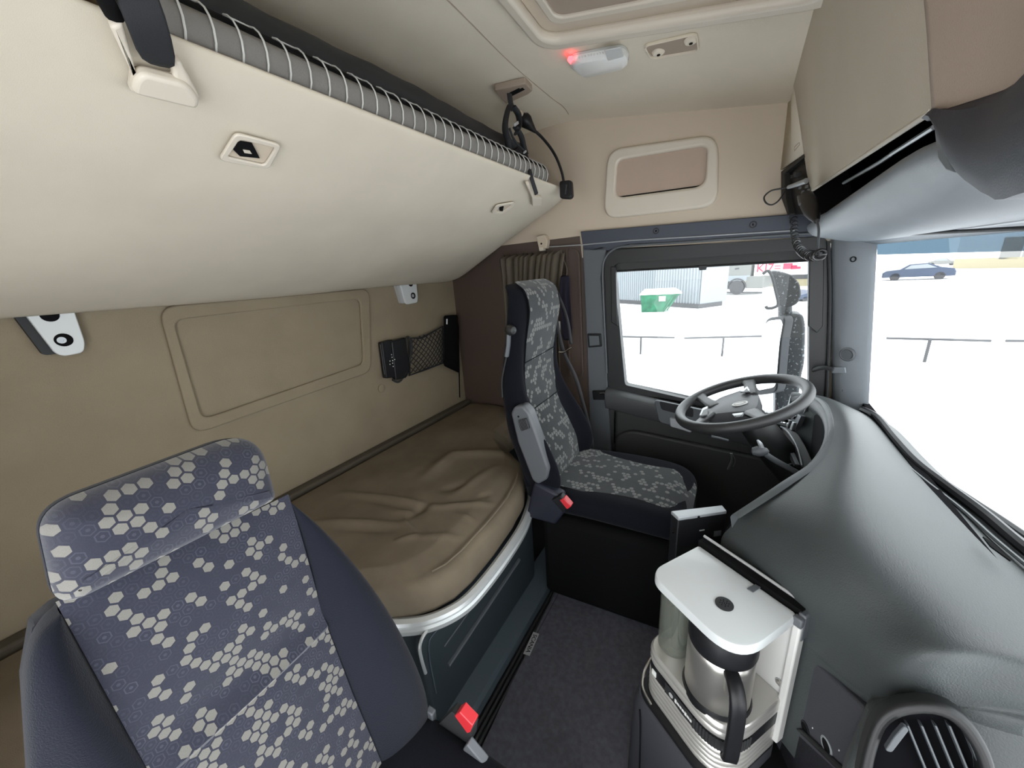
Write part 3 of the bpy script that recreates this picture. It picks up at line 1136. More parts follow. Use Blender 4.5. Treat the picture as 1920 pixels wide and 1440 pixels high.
# rounded left end of the lower shell beside the radio
b = B()
rows = []
for k in range(7):
    t = k/6
    y = y0 + .085*math.sin(t*PI/2)
    s = math.cos(t*PI/2)
    rows.append([lerp(V((.33, y, 1.50)), V(p), .12+.88*s) for p in [(.235, y, 1.540), (.203, y, 1.548), (.196, y, 1.536), (.212, y, 1.503), (.262, y, 1.492), (.315, y, 1.476), (.372, y, 1.470), (.46, y, 1.475), (.47, y, 1.52)]])
b.grid(rows)
b.build('shell_end', 'blue_grey', shelf, sub=1)
# bright divider beside the compartment and the bulging middle section
EY = y1-.005


def mid_x(y):
    t = max(0.0, min(1.0, (.60-y)/.25))
    return .188 - .035*(t*t*(3-2*t))


NB = [P(px, py, 'X', .19) for px, py in ((1756, 206), (1800, 192), (1860, 172), (1922, 152))]
LB = [P(px, py, 'X', .19) for px, py in ((1922, 366), (1846, 354), (1812, 340), (1790, 322), (1775, 292), (1766, 258), (1757, 212))]


def edge_z(tab, y):
    tab = sorted(tab, key=lambda p: p.y)
    if y <= tab[0].y:
        return tab[0].z
    for a_, c_ in zip(tab, tab[1:]):
        if y <= c_.y:
            return lerp(a_.z, c_.z, (y-a_.y)/(c_.y-a_.y))
    return tab[-1].z


b = B()
rows = []
yy = [NB[0].y+.012] + [NB[0].y - (NB[0].y-PY-.02)*(i/34)**1.3 for i in range(35)]
for y in yy:
    x = mid_x(y)
    ze = edge_z(NB, y)
    dx = x-.188
    zt = zc(.10, y)+.01
    rows.append([(x+.02, y, ze-.004), (x+.004, y, ze)] + [(fl(y, z_, .018).x+dx, y, z_) for z_ in (lerp(ze, zt, .2), lerp(ze, zt, .6), zt)])
b.grid(rows)
b.build('middle_panel', 'pink_beige', shelf, solid=.006)
b = B()
rows = []
for i, y in enumerate(yy):
    x = mid_x(y)
    ze = edge_z(NB, y)
    zb = min(edge_z(LB, y), ze-.006)
    rows.append([(x+.020, y, ze-.003), (x+.004, y, ze-.005), (x-.002, y, lerp(ze, zb, .15)), (x-.004, y, lerp(ze, zb, .5)), (x+.0, y, lerp(ze, zb, .85)), (x+.006, y, zb), (x+.04, y, zb-.004)])
b.grid(rows)
b.build('navy_cowl', 'navy_dark', shelf, solid=.006)
# divider web between compartment and middle section
q = [P(px, py, 'X', .200) for px, py in ((1747, 212), (1758, 206), (1768, 258), (1777, 292), (1790, 326), (1772, 322), (1757, 300), (1752, 262))]
B().slab(q, (.03, 0, 0)).build('divider_web', 'blue_grey', shelf, bevel=.003)
# cable run under the shelf
wire = thing('roof_cable', 'thin dark cable running along the top of the windscreen', 'cable', (.36, .9, 1.46))
B().tube(spline([P(1690, 440, 'X', .365), P(1760, 436, 'X', .36), P(1840, 432, 'X', .36), P(1930, 428, 'X', .36), P(2100, 426, 'X', .36)], 6), .0035, 8).build('cable_run', 'rubber', wire)

# ---- radio in its slot, with microphone
rad = thing('two_way_radio', 'black two-way radio set in the slot at the end of the overhead shelf', 'radio', (.24, 1.82, 1.56))
b = B()
q = [Pk(1466, 320, -.012), Pk(1509, 289, -.012), Pk(1526, 372, -.012), Pk(1531, 402, -.012), Pk(1480, 404, -.012), Pk(1468, 372, -.012)]
b.slab(q, (.10, 0, 0))
rb = b.build('radio_body', 'black_plastic', rad, bevel=.003)
q = [Pk(1464, 322, .004), Pk(1509, 287, .004), Pk(1509, 294, .004), Pk(1470, 326, .004), Pk(1474, 372, .004), Pk(1480, 402, .004), Pk(1476, 403, .004), Pk(1464, 370, .004)]
B().slab(q, (.02, 0, 0)).build('slot_bezel', 'door_frame', rad, bevel=.002)
for px, py, r in ((1500, 325, .010), (1508, 336, .008), (1493, 330, .006)):
    B().lathe([(r, 0), (r, .014), (r*.8, .018), (.0005, .018)], Pk(px, py, .0), CN, 14).build('radio_knob', 'rubber', rb)
for px, py in ((1500, 352), (1512, 350), (1505, 360), (1516, 357)):
    B().box(Pk(px, py, .006), (.008, .012, .008)).build('radio_key', 'armrest_grey', rb, bevel=.001)
B().tube([Pk(1478, 351, .03), Pk(1496, 345, .02), Pk(1512, 339, .012)], [.006, .008, .009], 10).build('plug_stem', 'silver_paint', rb)
lpth = spline([P(px, py, 'Y', 1.80) for px, py in ((1478, 351), (1462, 354), (1445, 358), (1433, 369), (1436, 380), (1447, 384), (1460, 376), (1473, 356))], 6)
B().tube(lpth, .0028, 8).build('cable_loop', 'cord_black', rb)
# grey boxes behind the microphone
for z, m in ((1.565, 'silver_paint'), (1.545, 'grey_plastic'), (1.525, 'silver_paint')):
    B().box((.255, 1.74, z), (.05, .16, .010)).build('bracket_rib', m, rad, bevel=.002)
mic = thing('microphone', 'black hand microphone with coiled cord hanging beside the overhead shelf', 'microphone', P(1520, 400, 'X', .15))
MX = .165
a, c = P(1510, 365, 'X', MX), P(1530, 412, 'X', MX)
ax = (c-a)
L = ax.length
pr = []
for t, r in ((-.02, .004), (.0, .012), (.12, .019), (.4, .022), (.65, .020), (.85, .014), (.97, .009), (1.05, .006)):
    pr.append((r, t*L))
B().lathe(pr, a, ax, 18).build('mic_body', 'mic_black', mic)
B().tube([a.lerp(c, .1)+V((-.020, 0, .004)), a.lerp(c, .45)+V((-.023, 0, .004))], .004, 6).build('talk_key', 'grey_plastic', mic)
cord = spline([P(px, py, 'X', MX) for px, py in ((1531, 412), (1535, 430), (1534, 455), (1533, 474), (1535, 482))], 6)
B().tube(cord, .0028, 8).build('straight_cord', 'grey_plastic', mic)
spine = spline([P(px, py, 'X', MX) for px, py in ((1484, 350), (1485, 370), (1487, 400), (1489, 430), (1492, 452), (1500, 468), (1513, 478), (1527, 481), (1537, 479), (1538, 474))], 10)
coil = []
turns = 34
tot = len(spine)-1
for i in range(turns*12+1):
    t = i/(turns*12)*tot
    k = min(int(t), tot-1)
    p = spine[k].lerp(spine[k+1], t-k)
    tg = (spine[k+1]-spine[k]).normalized()
    a = tg.cross(V((1, 0, 0))).normalized()
    bb = tg.cross(a)
    an = i/12*2*PI
    coil.append(p + .0105*(math.cos(an)*a+math.sin(an)*bb))
B().tube(coil, .0022, 5).build('coiled_cord', 'cord_black', mic)

# ---- white bunk catches on the rear wall
for (px, label) in (((28, 602), 'white catch bracket left of the raised wall panel, under the upper bunk'), ((743, 540), 'white catch bracket under the far end of the upper bunk, above the net pocket')):
    p = P(px[0], px[1], 'X', RX+.02)
    yl, yr = (p.y, P(147, 600, 'X', RX+.03).y) if px[0] < 100 else (p.y, P(782, 540, 'X', RX+.03).y)
    zt, zb = 1.46, (1.318 if px[0] < 100 else 1.325)
    t = thing('bunk_catch', label, 'bracket', (RX, (yl+yr)/2, zb), None)
    w = yr-yl
    X0 = RX+.032
    prof = [V((X0, yl+.012*w/.1, zt)), V((X0, yr, zt)), V((X0, yr-.004, zb+.03)), V((X0, yr-.014, zb+.002)), V((X0, yl+.05, zb)), V((X0, yl+.038, zb+.012))]
    B().slab(rpoly(prof, [.004, .004, .01, .012, .012, .01]), (-.012, 0, 0)).build('catch_face', 'white_plastic', t, bevel=.003)
    q = [V((RX, yl-.004, zt)), V((RX, yr, zt)), V((RX, yr-.01, zb+.01)), V((RX, yl+.02, zb+.008))]
    B().slab(rpoly(q, .01), (.022, 0, 0)).build('catch_base', 'rubber' if px[0] < 100 else 'tag_grey', t)
    o = V((X0, yr-.040, zb+.042))
    r = B().lathe([(.017, .0), (.017, .0012), (.0005, .0012)], o, (1, 0, 0), 24).build('socket', 'black_matte', t)
    B().lathe([(.0085, .001), (.0085, .004), (.004, .004), (.004, .002), (.0005, .002)], o+V((0, -.004, 0)), (1, 0, 0), 20).build('socket_bolt', 'silver_paint', r)
    o = V((X0, yr-.046, zb+.108))
    B().lathe([(.017, .0), (.017, .0012), (.0005, .0012)], o, (1, 0, 0), 24).build('socket', 'black_matte', t)

# ---- remote control unit and net pocket at the rear wall
rc = thing('remote_control', 'black handheld remote with small white keys clipped on the back wall', 'remote control', P(735, 715, 'X', RX+.02))
X0 = RX+.008
q = [P(708, 642, 'X', X0), P(729, 636, 'X', X0), P(737, 706, 'X', X0), P(717, 709, 'X', X0)]
B().slab(rpoly(q, .008), (.030, 0, 0)).build('cradle', 'black_plastic', rc, bevel=.004)
q = [P(727, 640, 'X', X0+.01), P(753, 632, 'X', X0+.01), P(763, 690, 'X', X0+.01), P(755, 708, 'X', X0+.01), P(735, 712, 'X', X0+.01)]
hs = B().slab(rpoly(q, .01), (.030, 0, 0)).build('handset', 'black_plastic', rc, bevel=.006, seg=3)
for i, (px, py) in enumerate(((734, 665), (735, 670), (731, 677), (736, 676), (731, 683), (736, 681), (740, 674), (737, 687))):
    B().lathe([(.0028, 0), (.0028, .0015), (.0005, .0016)], P(px, py, 'X', X0+.0400), (1, 0, 0), 8).build('key', 'label_white', hs)
B().tube([P(713, 646, 'X', X0+.031), P(721, 702, 'X', X0+.031)], .0014, 5).build('cradle_line', 'armrest_grey', rc)
B().tube(spline([P(736, 712, 'X', X0+.02), P(748, 716, 'X', X0+.03), P(760, 700, 'X', X0+.035), P(768, 675, 'X', X0+.03), P(772, 650, 'X', X0+.03), P(766, 632, 'X', X0+.03), P(761, 640, 'X', X0+.03), P(763, 672, 'X', X0+.03)], 6), .006, 8).build('handset_cord', 'rubber', rc)
npk = thing('net_pocket', 'black net pocket stretched in the rear corner beside the remote', 'net pocket', P(800, 690, 'X', RX+.02))
q = [P(768, 634, 'X', RX+.03), P(790, 634, 'X', RX+.03), P(830, 612, 'X', RX+.03), P(832, 680, 'X', RX+.03), P(800, 692, 'X', RX+.03), P(768, 704, 'X', RX+.03)]
b = B()
b.tube(q, .006, 8, closed=True)
b.build('pocket_hem', 'webbing', npk)
b = B()
TLc, TRc, BRc, BLc = P(770, 636, 'X', RX+.03), P(832, 616, 'X', RX+.03), P(832, 680, 'X', RX+.03), P(770, 700, 'X', RX+.03)


def bil(u, v):
    return TLc.lerp(TRc, u).lerp(BLc.lerp(BRc, u), v) + V((.018*math.sin(u*PI)*math.sin(v*PI), 0, 0))


for k in range(-6, 9):
    for sgn in (1, -1):
        pts = []
        for j in range(13):
            v = j/12
            u = k/8 + (v if sgn > 0 else 1-v)*.75
            if 0 <= u <= 1:
                pts.append(bil(u, v))
        if len(pts) > 2:
            b.tube(pts, .0026, 5)
b.build('net_mesh', 'webbing', npk)
b = B()
b.loft([[P(px, py, 'X', RX+.004+o) for px, py in ((832, 592), (858, 590), (862, 700), (832, 686))] for o in (0, .05)])
b.build('pocket_side', 'black_matte', npk, bevel=.01)
B().tube([P(838, 598, 'X', RX+.058), P(838, 608, 'X', RX+.058)], .004, 8).build('pocket_clip', 'label_white', npk)

# ================================================================== LOWER BUNK
FXT = [(.20, -.96), (.35, -.93), (.45, -.85), (.524, -.769), (.56, -.716), (.607, -.674), (.668, -.644), (.746, -.633), (.878, -.633), (1.038, -.646), (1.156, -.672), (1.253, -.707), (1.326, -.754), (1.39, -.841), (1.46, -.93), (1.56, -.99)]


def front_x(y):
    if y <= FXT[0][0]:
        return FXT[0][1]
    for (a_, xa), (c_, xc) in zip(FXT, FXT[1:]):
        if y <= c_:
            return lerp(xa, xc, (y-a_)/(c_-a_))
    return FXT[-1][1]


bed = thing('lower_bunk', 'dark teal bunk base with an aluminium rail carrying the brown mattress', 'bunk bed', (-1.1, .8, 0))
b = B()
yb = [PY+.02 + (WY-.02-PY-.02)*i/40 for i in range(41)]
b.loft([[(RX, y, .06), (RX, y, .44), (min(-.725, front_x(y)-.02), y, .44), (min(-.725, front_x(y)-.03), y, .06)] for y in yb])
b.build('bunk_box', 'teal_dark', bed)
# front panel with inset field and moulded groove
fx = -.700


def Pb(px, py, off=0.0):
    return P(px, py, 'X', fx+off)


q = [Pb(797, 1188), Pb(990, 985), Pb(1012, 1040), Pb(985, 1100), Pb(835, 1310), Pb(800, 1262)]
q = [V((fx, .53, .45)), V((fx, 1.24, .45)), V((fx, 1.24, .05)), V((fx, .53, .05))]
fp = B().slab(rpoly(q, .05, 6), (-.03, 0, 0)).build('front_panel', 'teal_dark', bed, bevel=.01, seg=3)
bead = [Pb(833, 1212, .002), Pb(900, 1118, .002), Pb(973, 1018, .002)]
B().tube(bead, .0025, 6).build('panel_bead', 'grey_plastic', fp)
bead = spline([Pb(842, 1158, .002), Pb(812, 1190, .002), Pb(804, 1208, .002), Pb(806, 1240, .002), Pb(818, 1300, .002)], 4)
B().tube(bead, .0022, 6).build('panel_bead', 'teal_plastic', fp)
B().tube([Pb(840, 1247, .002), Pb(905, 1150, .003), Pb(973, 1049, .002)], .009, 8, squash=.7).build('panel_groove', 'grey_plastic', fp)
# aluminium rail around the mattress edge
rp = [(750, 1172), (790, 1168), (830, 1155), (868, 1133), (900, 1101), (940, 1050), (975, 997), (990, 962), (996, 935), (993, 915), (975, 895)]
path = spline([P(px, py, 'Z', .472) for px, py in rp], 6)
path = [path[0]+V((-.25, -.10, 0)), path[0]+V((-.10, -.05, 0))] + path + [path[-1]+V((-.12, .04, 0))]
b = B()
rings = []
for i, p in enumerate(path):
    t = (path[min(i+1, len(path)-1)]-path[max(i-1, 0)]).normalized()
    o = t.cross(V((0, 0, 1))).normalized()
    rings.append([p+o*dx+V((0, 0, dz)) for dx, dz in ((-.016, .012), (-.004, .018), (.010, .014), (.014, .004), (.012, -.004), (.018, -.010), (.016, -.026), (.004, -.032), (-.016, -.02))])
b.loft(rings)
b.build('aluminium_rail', 'aluminium', bed, angle=25)
# white edging of the base's near end
wp = spline([Pb(812, 1172, .005), Pb(795, 1190, .005), Pb(787, 1212, .005), Pb(790, 1235, .005), Pb(798, 1262, .005)], 5)
B().tube(wp, .005, 8).build('end_trim', 'aluminium', bed)
# sill step in front of the base and the black groove beside the mat
sill = thing('sill_step', 'dark teal plastic sill step along the foot of the lower bunk', 'sill', (-.66, .9, 0))
b = B()
sp0 = [(PY+.05, 0), (WY-.5, 0)]
b.loft([[(-.76, y, .0), (-.735, y, .075), (-.675, y, .060), (-.640, y, .050), (-.628, y, .035), (-.625, y, .0)] for y in (PY+.3, .2, .6, 1.0, 1.42)])
b.build('step_top', 'teal_plastic', sill, angle=20)
for dx in (0, .016, .032):
    B().tube([V((-.612+dx, .0, .006)), V((-.612+dx, 1.45, .006))], .0065, 8).build('rubber_groove', 'rubber', sill)

mt = B()


FOLDS = []
for (x0, y0, x1, y1, h, w) in ((640, 925, 815, 948, .013, .016), (590, 982, 760, 982, .013, .016), (815, 948, 925, 934, .011, .014), (860, 960, 890, 968, .008, .010),
                               (775, 1003, 875, 998, .009, .013), (735, 960, 790, 958, .007, .010), (800, 890, 850, 850, .018, .030), (850, 850, 950, 845, .018, .030),
                               (850, 925, 930, 870, .008, .020), (745, 1010, 780, 1000, .010, .010), (756, 975, 775, 992, .012, .010), (690, 1060, 780, 1100, .010, .025),
                               (800, 945, 770, 965, -.014, .016), (680, 935, 790, 955, -.012, .018), (640, 992, 740, 990, -.010, .018), (835, 915, 865, 905, -.012, .020), (900, 925, 915, 920, -.010, .012)):
    A_, C_ = P(x0, y0, 'Z', .63), P(x1, y1, 'Z', .63)
    FOLDS.append((A_.x, A_.y, C_.x, C_.y, h, w))


def wrinkle(x, y):
    z = 0.0
    for (x0, y0, x1, y1, h, w) in FOLDS:
        ux, uy = x1-x0, y1-y0
        L2 = ux*ux+uy*uy
        t = max(0, min(1, ((x-x0)*ux+(y-y0)*uy)/L2))
        d = math.hypot(x-x0-ux*t, y-y0-uy*t)
        if d < w*4:
            z += h*math.exp(-(d/w)**2)*(.45+.55*math.sin(PI*t))
    z += .006*math.sin(7*y+3*x)*math.sin(5*x+1) + .004*math.sin(17*y-9*x)*math.sin(11*x+4*y)
    return z


ym = [PY+.05 + (WY-.03-PY-.05)*i/220 for i in range(221)]
rows = []
for y in ym:
    xf = front_x(y)-.030
    row = [(RX+.056, y, .476), (RX+.056, y, .60)]
    NX = 90
    for i in range(NX+1):
        t = i/NX
        x = lerp(RX+.08, xf-.03, t)
        z = .625 - .012*t + wrinkle(x, y)*min(1, 6*t, 8*(1-t)+.3) - .018*max(0, t-.9)/.1
        # hollow crown and quilting
        z += .010*math.sin(PI*t)
        row.append((x, y, z))
    k = .004*math.sin(13*y)+.003*math.sin(29*y)
    row += [(xf-.012, y, .592), (xf+.004+k, y, .575), (xf+.010+k, y, .54), (xf+.008+k, y, .505), (xf-.004, y, .476)]
    rows.append(row)
mt.grid(rows)
mo = tag(mt.build('mattress', 'mattress', angle=80), 'creased brown fabric mattress lying on the lower bunk', 'mattress')
# stitched seam along the front edge
B().tube([V((front_x(y)-.052, y, .606+wrinkle(front_x(y)-.055, y)*.5)) for y in ym[97:157]], .004, 6).build('mattress_piping', 'mattress', mo)

# ================================================================== FLOOR MAT
q = [P(1060, 1064, 'Z', .012), P(1235, 1078, 'Z', .012), V((.06, .30, .012)), P(870, 1440, 'Z', .012), V((-.56, .20, .012))]
q = [P(1060, 1064, 'Z', .012), P(1250, 1080, 'Z', .012), V((.10, .20, .012)), V((-.545, .20, .012))]
fm = tag(B().slab(rpoly(q, [.05, .05, .05, .05]), (0, 0, -.011)).build('floor_mat', 'carpet', bevel=.003), 'charcoal carpet floor mat with a small name tag between the seats', 'floor mat')
q = [P(1000, 1186, 'Z', .0125), P(1010, 1188, 'Z', .0125), P(993, 1229, 'Z', .0125), P(981, 1226, 'Z', .0125)]
tgp = [P(1000, 1185, 'Z', .0125), P(1011, 1189, 'Z', .0125), P(993, 1230, 'Z', .0125), P(981, 1226, 'Z', .0125)]
tgo = B().slab(tgp, (0, 0, .0015)).build('name_tag', 'tag_grey', fm)
u = (tgp[2]-tgp[1]).normalized()
v = V((0, 0, 1)).cross(u)
cc = sum(tgp, V((0, 0, 0)))/4 + V((0, 0, .0017))
text_mesh('tag_lettering', 'SCANIA', (tgp[1]-tgp[2]).length*.235, cc, u, v, 'black_matte', tgo)

# ================================================================== DRIVER SEAT
ds = thing('driver_seat', 'tall navy driver seat with hexagon cloth and folded grey armrest', 'seat', (-.4, 1.4, 0))
XF = [(1.405, -.700), (1.375, -.668), (1.30, -.660), (1.2, -.682), (1.1, -.696), (1.02, -.702), (.94, -.690), (.85, -.660), (.765, -.622), (.69, -.592), (.60, -.577), (.50, -.60)]
XR = [(1.405, -.725), (1.28, -.745), (1.2, -.755), (1.04, -.785), (.95, -.780), (.80, -.755), (.72, -.72), (.6, -.69), (.5, -.70)]


def interp(tab, z):
    if z >= tab[0][0]:
        return tab[0][1]
    for (z0, v0), (z1, v1) in zip(tab, tab[1:]):
        if z >= z1:
            t = (z0-z)/(z0-z1)
            return lerp(v0, v1, t)
    return tab[-1][1]


BUL = [(1.41, -.015), (1.2, .0), (1.0, .012), (.90, .035), (.78, .065), (.65, .07), (.55, .035), (.5, .0)]
WID = [(1.41, .165), (1.37, .185), (1.2, .19), (1.0, .20), (.8, .225), (.65, .228), (.55, .205), (.5, .19)]
CYS = 1.385
rings = []
for z in [1.412, 1.40, 1.375, 1.33, 1.28, 1.2, 1.12, 1.04, .96, .88, .80, .72, .65, .58, .53, .50]:
    xf, xr, db, w = interp(XF, z), interp(XR, z), interp(BUL, z), interp(WID, z)
    if z > 1.39:
        k = (z-1.39)/.022
        xf -= .012*k
        xr += .012*k
        w -= .02*k
    rings.append([(xf-.012, CYS, z), (xf-.010, CYS-.14, z), (xf+db, CYS-w+.035, z), (xf+db-.012, CYS-w+.006, z), (xf-.06+db*.4, CYS-w, z), (xr, CYS-w+.012, z),
                  (xr-.025, CYS-w+.06, z), (xr-.035, CYS, z), (xr-.025, CYS+w-.06, z), (xr, CYS+w-.012, z), (xf-.06+db*.4, CYS+w, z), (xf+db-.012, CYS+w-.006, z), (xf+db, CYS+w-.035, z), (xf-.010, CYS+.14, z)])
b = B()
b.loft(rings)
b.build('backrest', 'seat_black', ds, sub=2)
b = B()
rows = []
for i in range(41):
    z = lerp(1.418, .505, i/40)
    xf = interp(XF, min(z, 1.40))
    if z > 1.375:
        k = (z-1.375)/.043
        xf = -.668 - .055*k*k
    bulge = .006*abs(math.sin(PI*min(1, max(0, (z-1.11)/.30)))) if z > 1.11 else (.006*math.sin(PI*(z-.90)/.21) if z > .90 else .006*math.sin(PI*(z-.505)/.395))
    rows.append([(xf+.006*math.cos((j-4)/4*PI/2)+bulge-.003, CYS + (j-4)/4*.141, z) for j in range(9)])
b.grid(rows)
ins = b.build('cloth_insert', 'hex_driver', ds, uv=lambda c: (c.y, c.z-c.x*.4), sub=1)
for zl, zr in ((1.105, 1.115), (.905, .905)):
    pts = []
    for j in range(9):
        t = j/8
        z = lerp(zl, zr, t)
        pts.append(V((interp(XF, z)+.003, CYS+(j-4)/4*.141, z)))
    B().tube(pts, .0022, 6).build('insert_seam', 'seat_black', ins)
for s in (-1, 1):
    pts = [V((interp(XF, z)+.001, CYS+s*.142, z)) for z in [1.39-.04*i for i in range(23)]]
    B().tube(pts, .0022, 6).build('insert_piping', 'seat_black', ins)
AY = 1.150
q = [P(957, 775, 'Y', AY), P(963, 763, 'Y', AY), P(980, 761, 'Y', AY), P(992, 774, 'Y', AY), P(1029, 880, 'Y', AY), P(1025, 900, 'Y', AY), P(1008, 909, 'Y', AY), P(998, 902, 'Y', AY), P(970, 830, 'Y', AY)]
ar = B().slab(rpoly(q, .012), (0, .055, 0)).build('armrest', 'armrest_grey', ds, bevel=.010, seg=3)
q = [P(957, 770, 'Y', AY+.03), P(950, 768, 'Y', AY+.03), P(985, 915, 'Y', AY+.03), P(1004, 912, 'Y', AY+.03)]
B().slab(q, (0, .04, 0)).build('armrest_back', 'seat_black', ar, bevel=.006)
b = B()
o = P(982, 795, 'Y', AY-.001)
q = [P(972, 787, 'Y', AY-.0), P(988, 783, 'Y', AY-.0), P(995, 802, 'Y', AY-.0), P(979, 808, 'Y', AY-.0)]
kn = B().slab(rpoly(q, .006), (0, -.008, 0)).build('adjuster_wheel', 'black_plastic', ar, bevel=.003)
for k in range(6):
    t = .12+.76*k/5
    B().tube([q[0].lerp(q[1], t)+V((0, -.008, 0)), q[3].lerp(q[2], t)+V((0, -.008, 0))], .0007, 5).build('wheel_rib', 'armrest_grey', kn)
B().lathe([(.004, 0), (.004, .001), (.0005, .001)], P(972, 781, 'Y', AY), (0, -1, 0), 12).build('armrest_hole', 'black_matte', ar)
# recline pull on the side of the backrest
hy = 1.185
B().lathe([(.001, -.022), (.014, -.018), (.021, -.006), (.021, .006), (.014, .018), (.001, .022)], P(957, 619, 'Y', hy), (1, -.3, 0), 16).build('recline_knob', 'door_frame', ds)
B().tube([P(954, 626, 'Y', hy), P(953, 648, 'Y', hy), P(950, 668, 'Y', hy)], .012, 10, squash=.7).build('recline_grip', 'grey_plastic', ds)
B().tube(spline([P(950, 668, 'Y', hy), P(945, 690, 'Y', hy), P(941, 715, 'Y', hy), P(942, 745, 'Y', hy)], 5), .0035, 8).build('release_cable', 'rubber', ds)
# cushion
b = B()
rows = []
for x, zt in ((-.64, .56), (-.60, .585), (-.45, .598), (-.28, .602), (-.15, .600), (-.095, .590), (-.068, .560), (-.060, .51), (-.075, .46)):
    k = 0 if x < -.2 else ((x+.2)/.14)**2
    yl, yr = 1.150+.035*k, 1.625-.04*k
    rows.append([(x, yl+.02, zt-.11), (x, yl, zt-.05), (x, yl+.012, zt-.008), (x, yl+.05, zt+.012 if x < -.1 else zt), (x, yl+.10, zt), (x, (yl+yr)/2, zt-.004), (x, yr-.10, zt), (x, yr-.05, zt+.015 if x < -.1 else zt), (x, yr-.012, zt-.004), (x, yr, zt-.05), (x, yr-.02, zt-.11)])
b.loft(rows)
cu = b.build('seat_cushion', 'seat_black', ds, sub=2)
b = B()
rows = []
for i in range(15):
    x = lerp(-.60, -.062, i/14)
    zt = .608 if x < -.16 else .608-.050*((x+.16)/.098)**2
    k = 0 if x < -.2 else ((x+.2)/.14)**2
    yl, yr = 1.215+.02*k, 1.575-.06*k
    rows.append([(x, lerp(yl, yr, j/8), zt-.005*abs(j-4)/4) for j in range(9)])
b.grid(rows)
b.build('cushion_insert', 'hex_driver', cu, uv=lambda c: (c.x, c.y), sub=1)
b = B()
b.loft([[(-.62, 1.17, z), (-.10, 1.20, z), (-.10, 1.60, z), (-.62, 1.62, z)] for z in (.06, .30, .47)])
b.build('seat_base', 'black_matte', ds, bevel=.03)
b = B()
b.loft([[P(1000, 905, 'Y', 1.145), P(1052, 930, 'Y', 1.145), P(1060, 960, 'Y', 1.145), P(1040, 985, 'Y', 1.145), P(985, 970, 'Y', 1.145)], [P(1000, 905, 'Y', 1.145)+V((0, .05, 0)), P(1052, 930, 'Y', 1.145)+V((0, .05, 0)), P(1060, 960, 'Y', 1.145)+V((0, .05, 0)), P(1040, 985, 'Y', 1.145)+V((0, .05, 0)), P(985, 970, 'Y', 1.145)+V((0, .05, 0))]])
b.build('recliner_cover', 'navy_dark', ds, bevel=.012, seg=3)
BY = 1.13
q = [P(1034, 937, 'Y', BY), P(1050, 929, 'Y', BY), P(1070, 949, 'Y', BY), P(1056, 962, 'Y', BY)]
bk = B().slab(q, (0, .03, 0)).build('belt_buckle', 'black_plastic', ds, bevel=.004)
q = [P(1049, 938, 'Y', BY-.002), P(1057, 934, 'Y', BY-.002), P(1071, 950, 'Y', BY-.002), P(1063, 956, 'Y', BY-.002)]
B().slab(q, (0, .028, 0)).build('release_button', 'red_plastic', bk, bevel=.003)
for o_ in (P(1057, 934, 'Y', BY-.002), P(1071, 950, 'Y', BY-.002)):
    pass
# belt and stalk on the door side
db = thing('seat_belt', 'dark seat belt hanging beside the driver seat backrest', 'seat belt', P(1100, 860, 'Y', 1.74))


def ribbon(pts, w, n=6):
    pp = spline(pts, n)
    rows = []
    for i, p in enumerate(pp):
        rows.append([p-V((w/2, 0, 0)), p+V((w/2, 0, 0))])
    return B().grid(rows)


ribbon([P(1043, 545, 'Y', 1.76), P(1058, 580, 'Y', 1.76), P(1066, 610, 'Y', 1.76), P(1071, 645, 'Y', 1.76)], .016).build('upper_webbing', 'belt_webbing', db, solid=.002)
ribbon([P(1043, 600, 'Y', 1.72), P(1055, 655, 'Y', 1.72), P(1078, 705, 'Y', 1.72), P(1090, 745, 'Y', 1.72), P(1108, 820, 'Y', 1.70), P(1110, 868, 'Y', 1.68)], .022).build('lap_webbing', 'belt_webbing', db, solid=.002)
B().tube(spline([P(1048, 660, 'Y', 1.70), P(1058, 660, 'Y', 1.70), P(1066, 655, 'Y', 1.70), P(1072, 652, 'Y', 1.70)], 4), .004, 8).build('belt_tongue', 'chrome', db)
q = [P(1042, 604, 'Y', 1.78), P(1050, 602, 'Y', 1.78), P(1050, 625, 'Y', 1.78), P(1043, 626, 'Y', 1.78)]
B().slab(rpoly(q, .006), (0, .006, 0)).build('belt_guide', 'tag_grey', db, bevel=.002)

# ================================================================== CURTAIN
cur = thing('side_curtain', 'gathered brown-grey curtain hanging beside the driver seat headrest', 'curtain', P(1010, 700, 'Y', 1.83))
x0, x1 = P(938, 475, 'Y', 1.84).x, P(1062, 468, 'Y', 1.84).x
b = B()
rows = []
for j in range(16):
    t = j/15
    z = lerp(1.535, .67, t)
    row = []
    for i in range(120):
        s = i/119
        x = lerp(x0, x1 - .05*min(1, t*3), s)
        ph = s*2*PI*11 + 1.3*math.sin(s*17) + .5*math.sin(3*t+s*9)
        amp = .034*(1-.25*t) * (1 if s < .72 else .6)
        y = 1.838 + amp*math.sin(ph) + .012*math.sin(5*s+4*t)
        row.append((x + .010*math.cos(ph)*(1-t*.5), min(y, 1.885), z + .012*math.sin(ph+.6)*(1 if t == 0 else 0)))
    rows.append(row)
b.grid(rows)
b.build('pleated_cloth', 'curtain', cur, solid=.002)
b = B()
pp = [P(1052, 470, 'Y', 1.84), P(1058, 490, 'Y', 1.83), P(1063, 505, 'Y', 1.82), P(1061, 525, 'Y', 1.82), P(1062, 545, 'Y', 1.825)]
b.tube(spline(pp, 5), .003, 6)
b.build('curtain_hem', 'curtain', cur)
pc = tag(B().grid([[P(px+dx, py, 'Y', 1.80+.012*math.sin(dx*.6+py*.03)) for dx in (-10, -5, 0, 5, 10)] for px, py in ((1060, 515), (1058, 550), (1062, 590), (1064, 640))]).build('garment', 'purple_cloth', solid=.004, sub=1), 'dark purple cloth hanging in the fold of the side curtain', 'cloth')
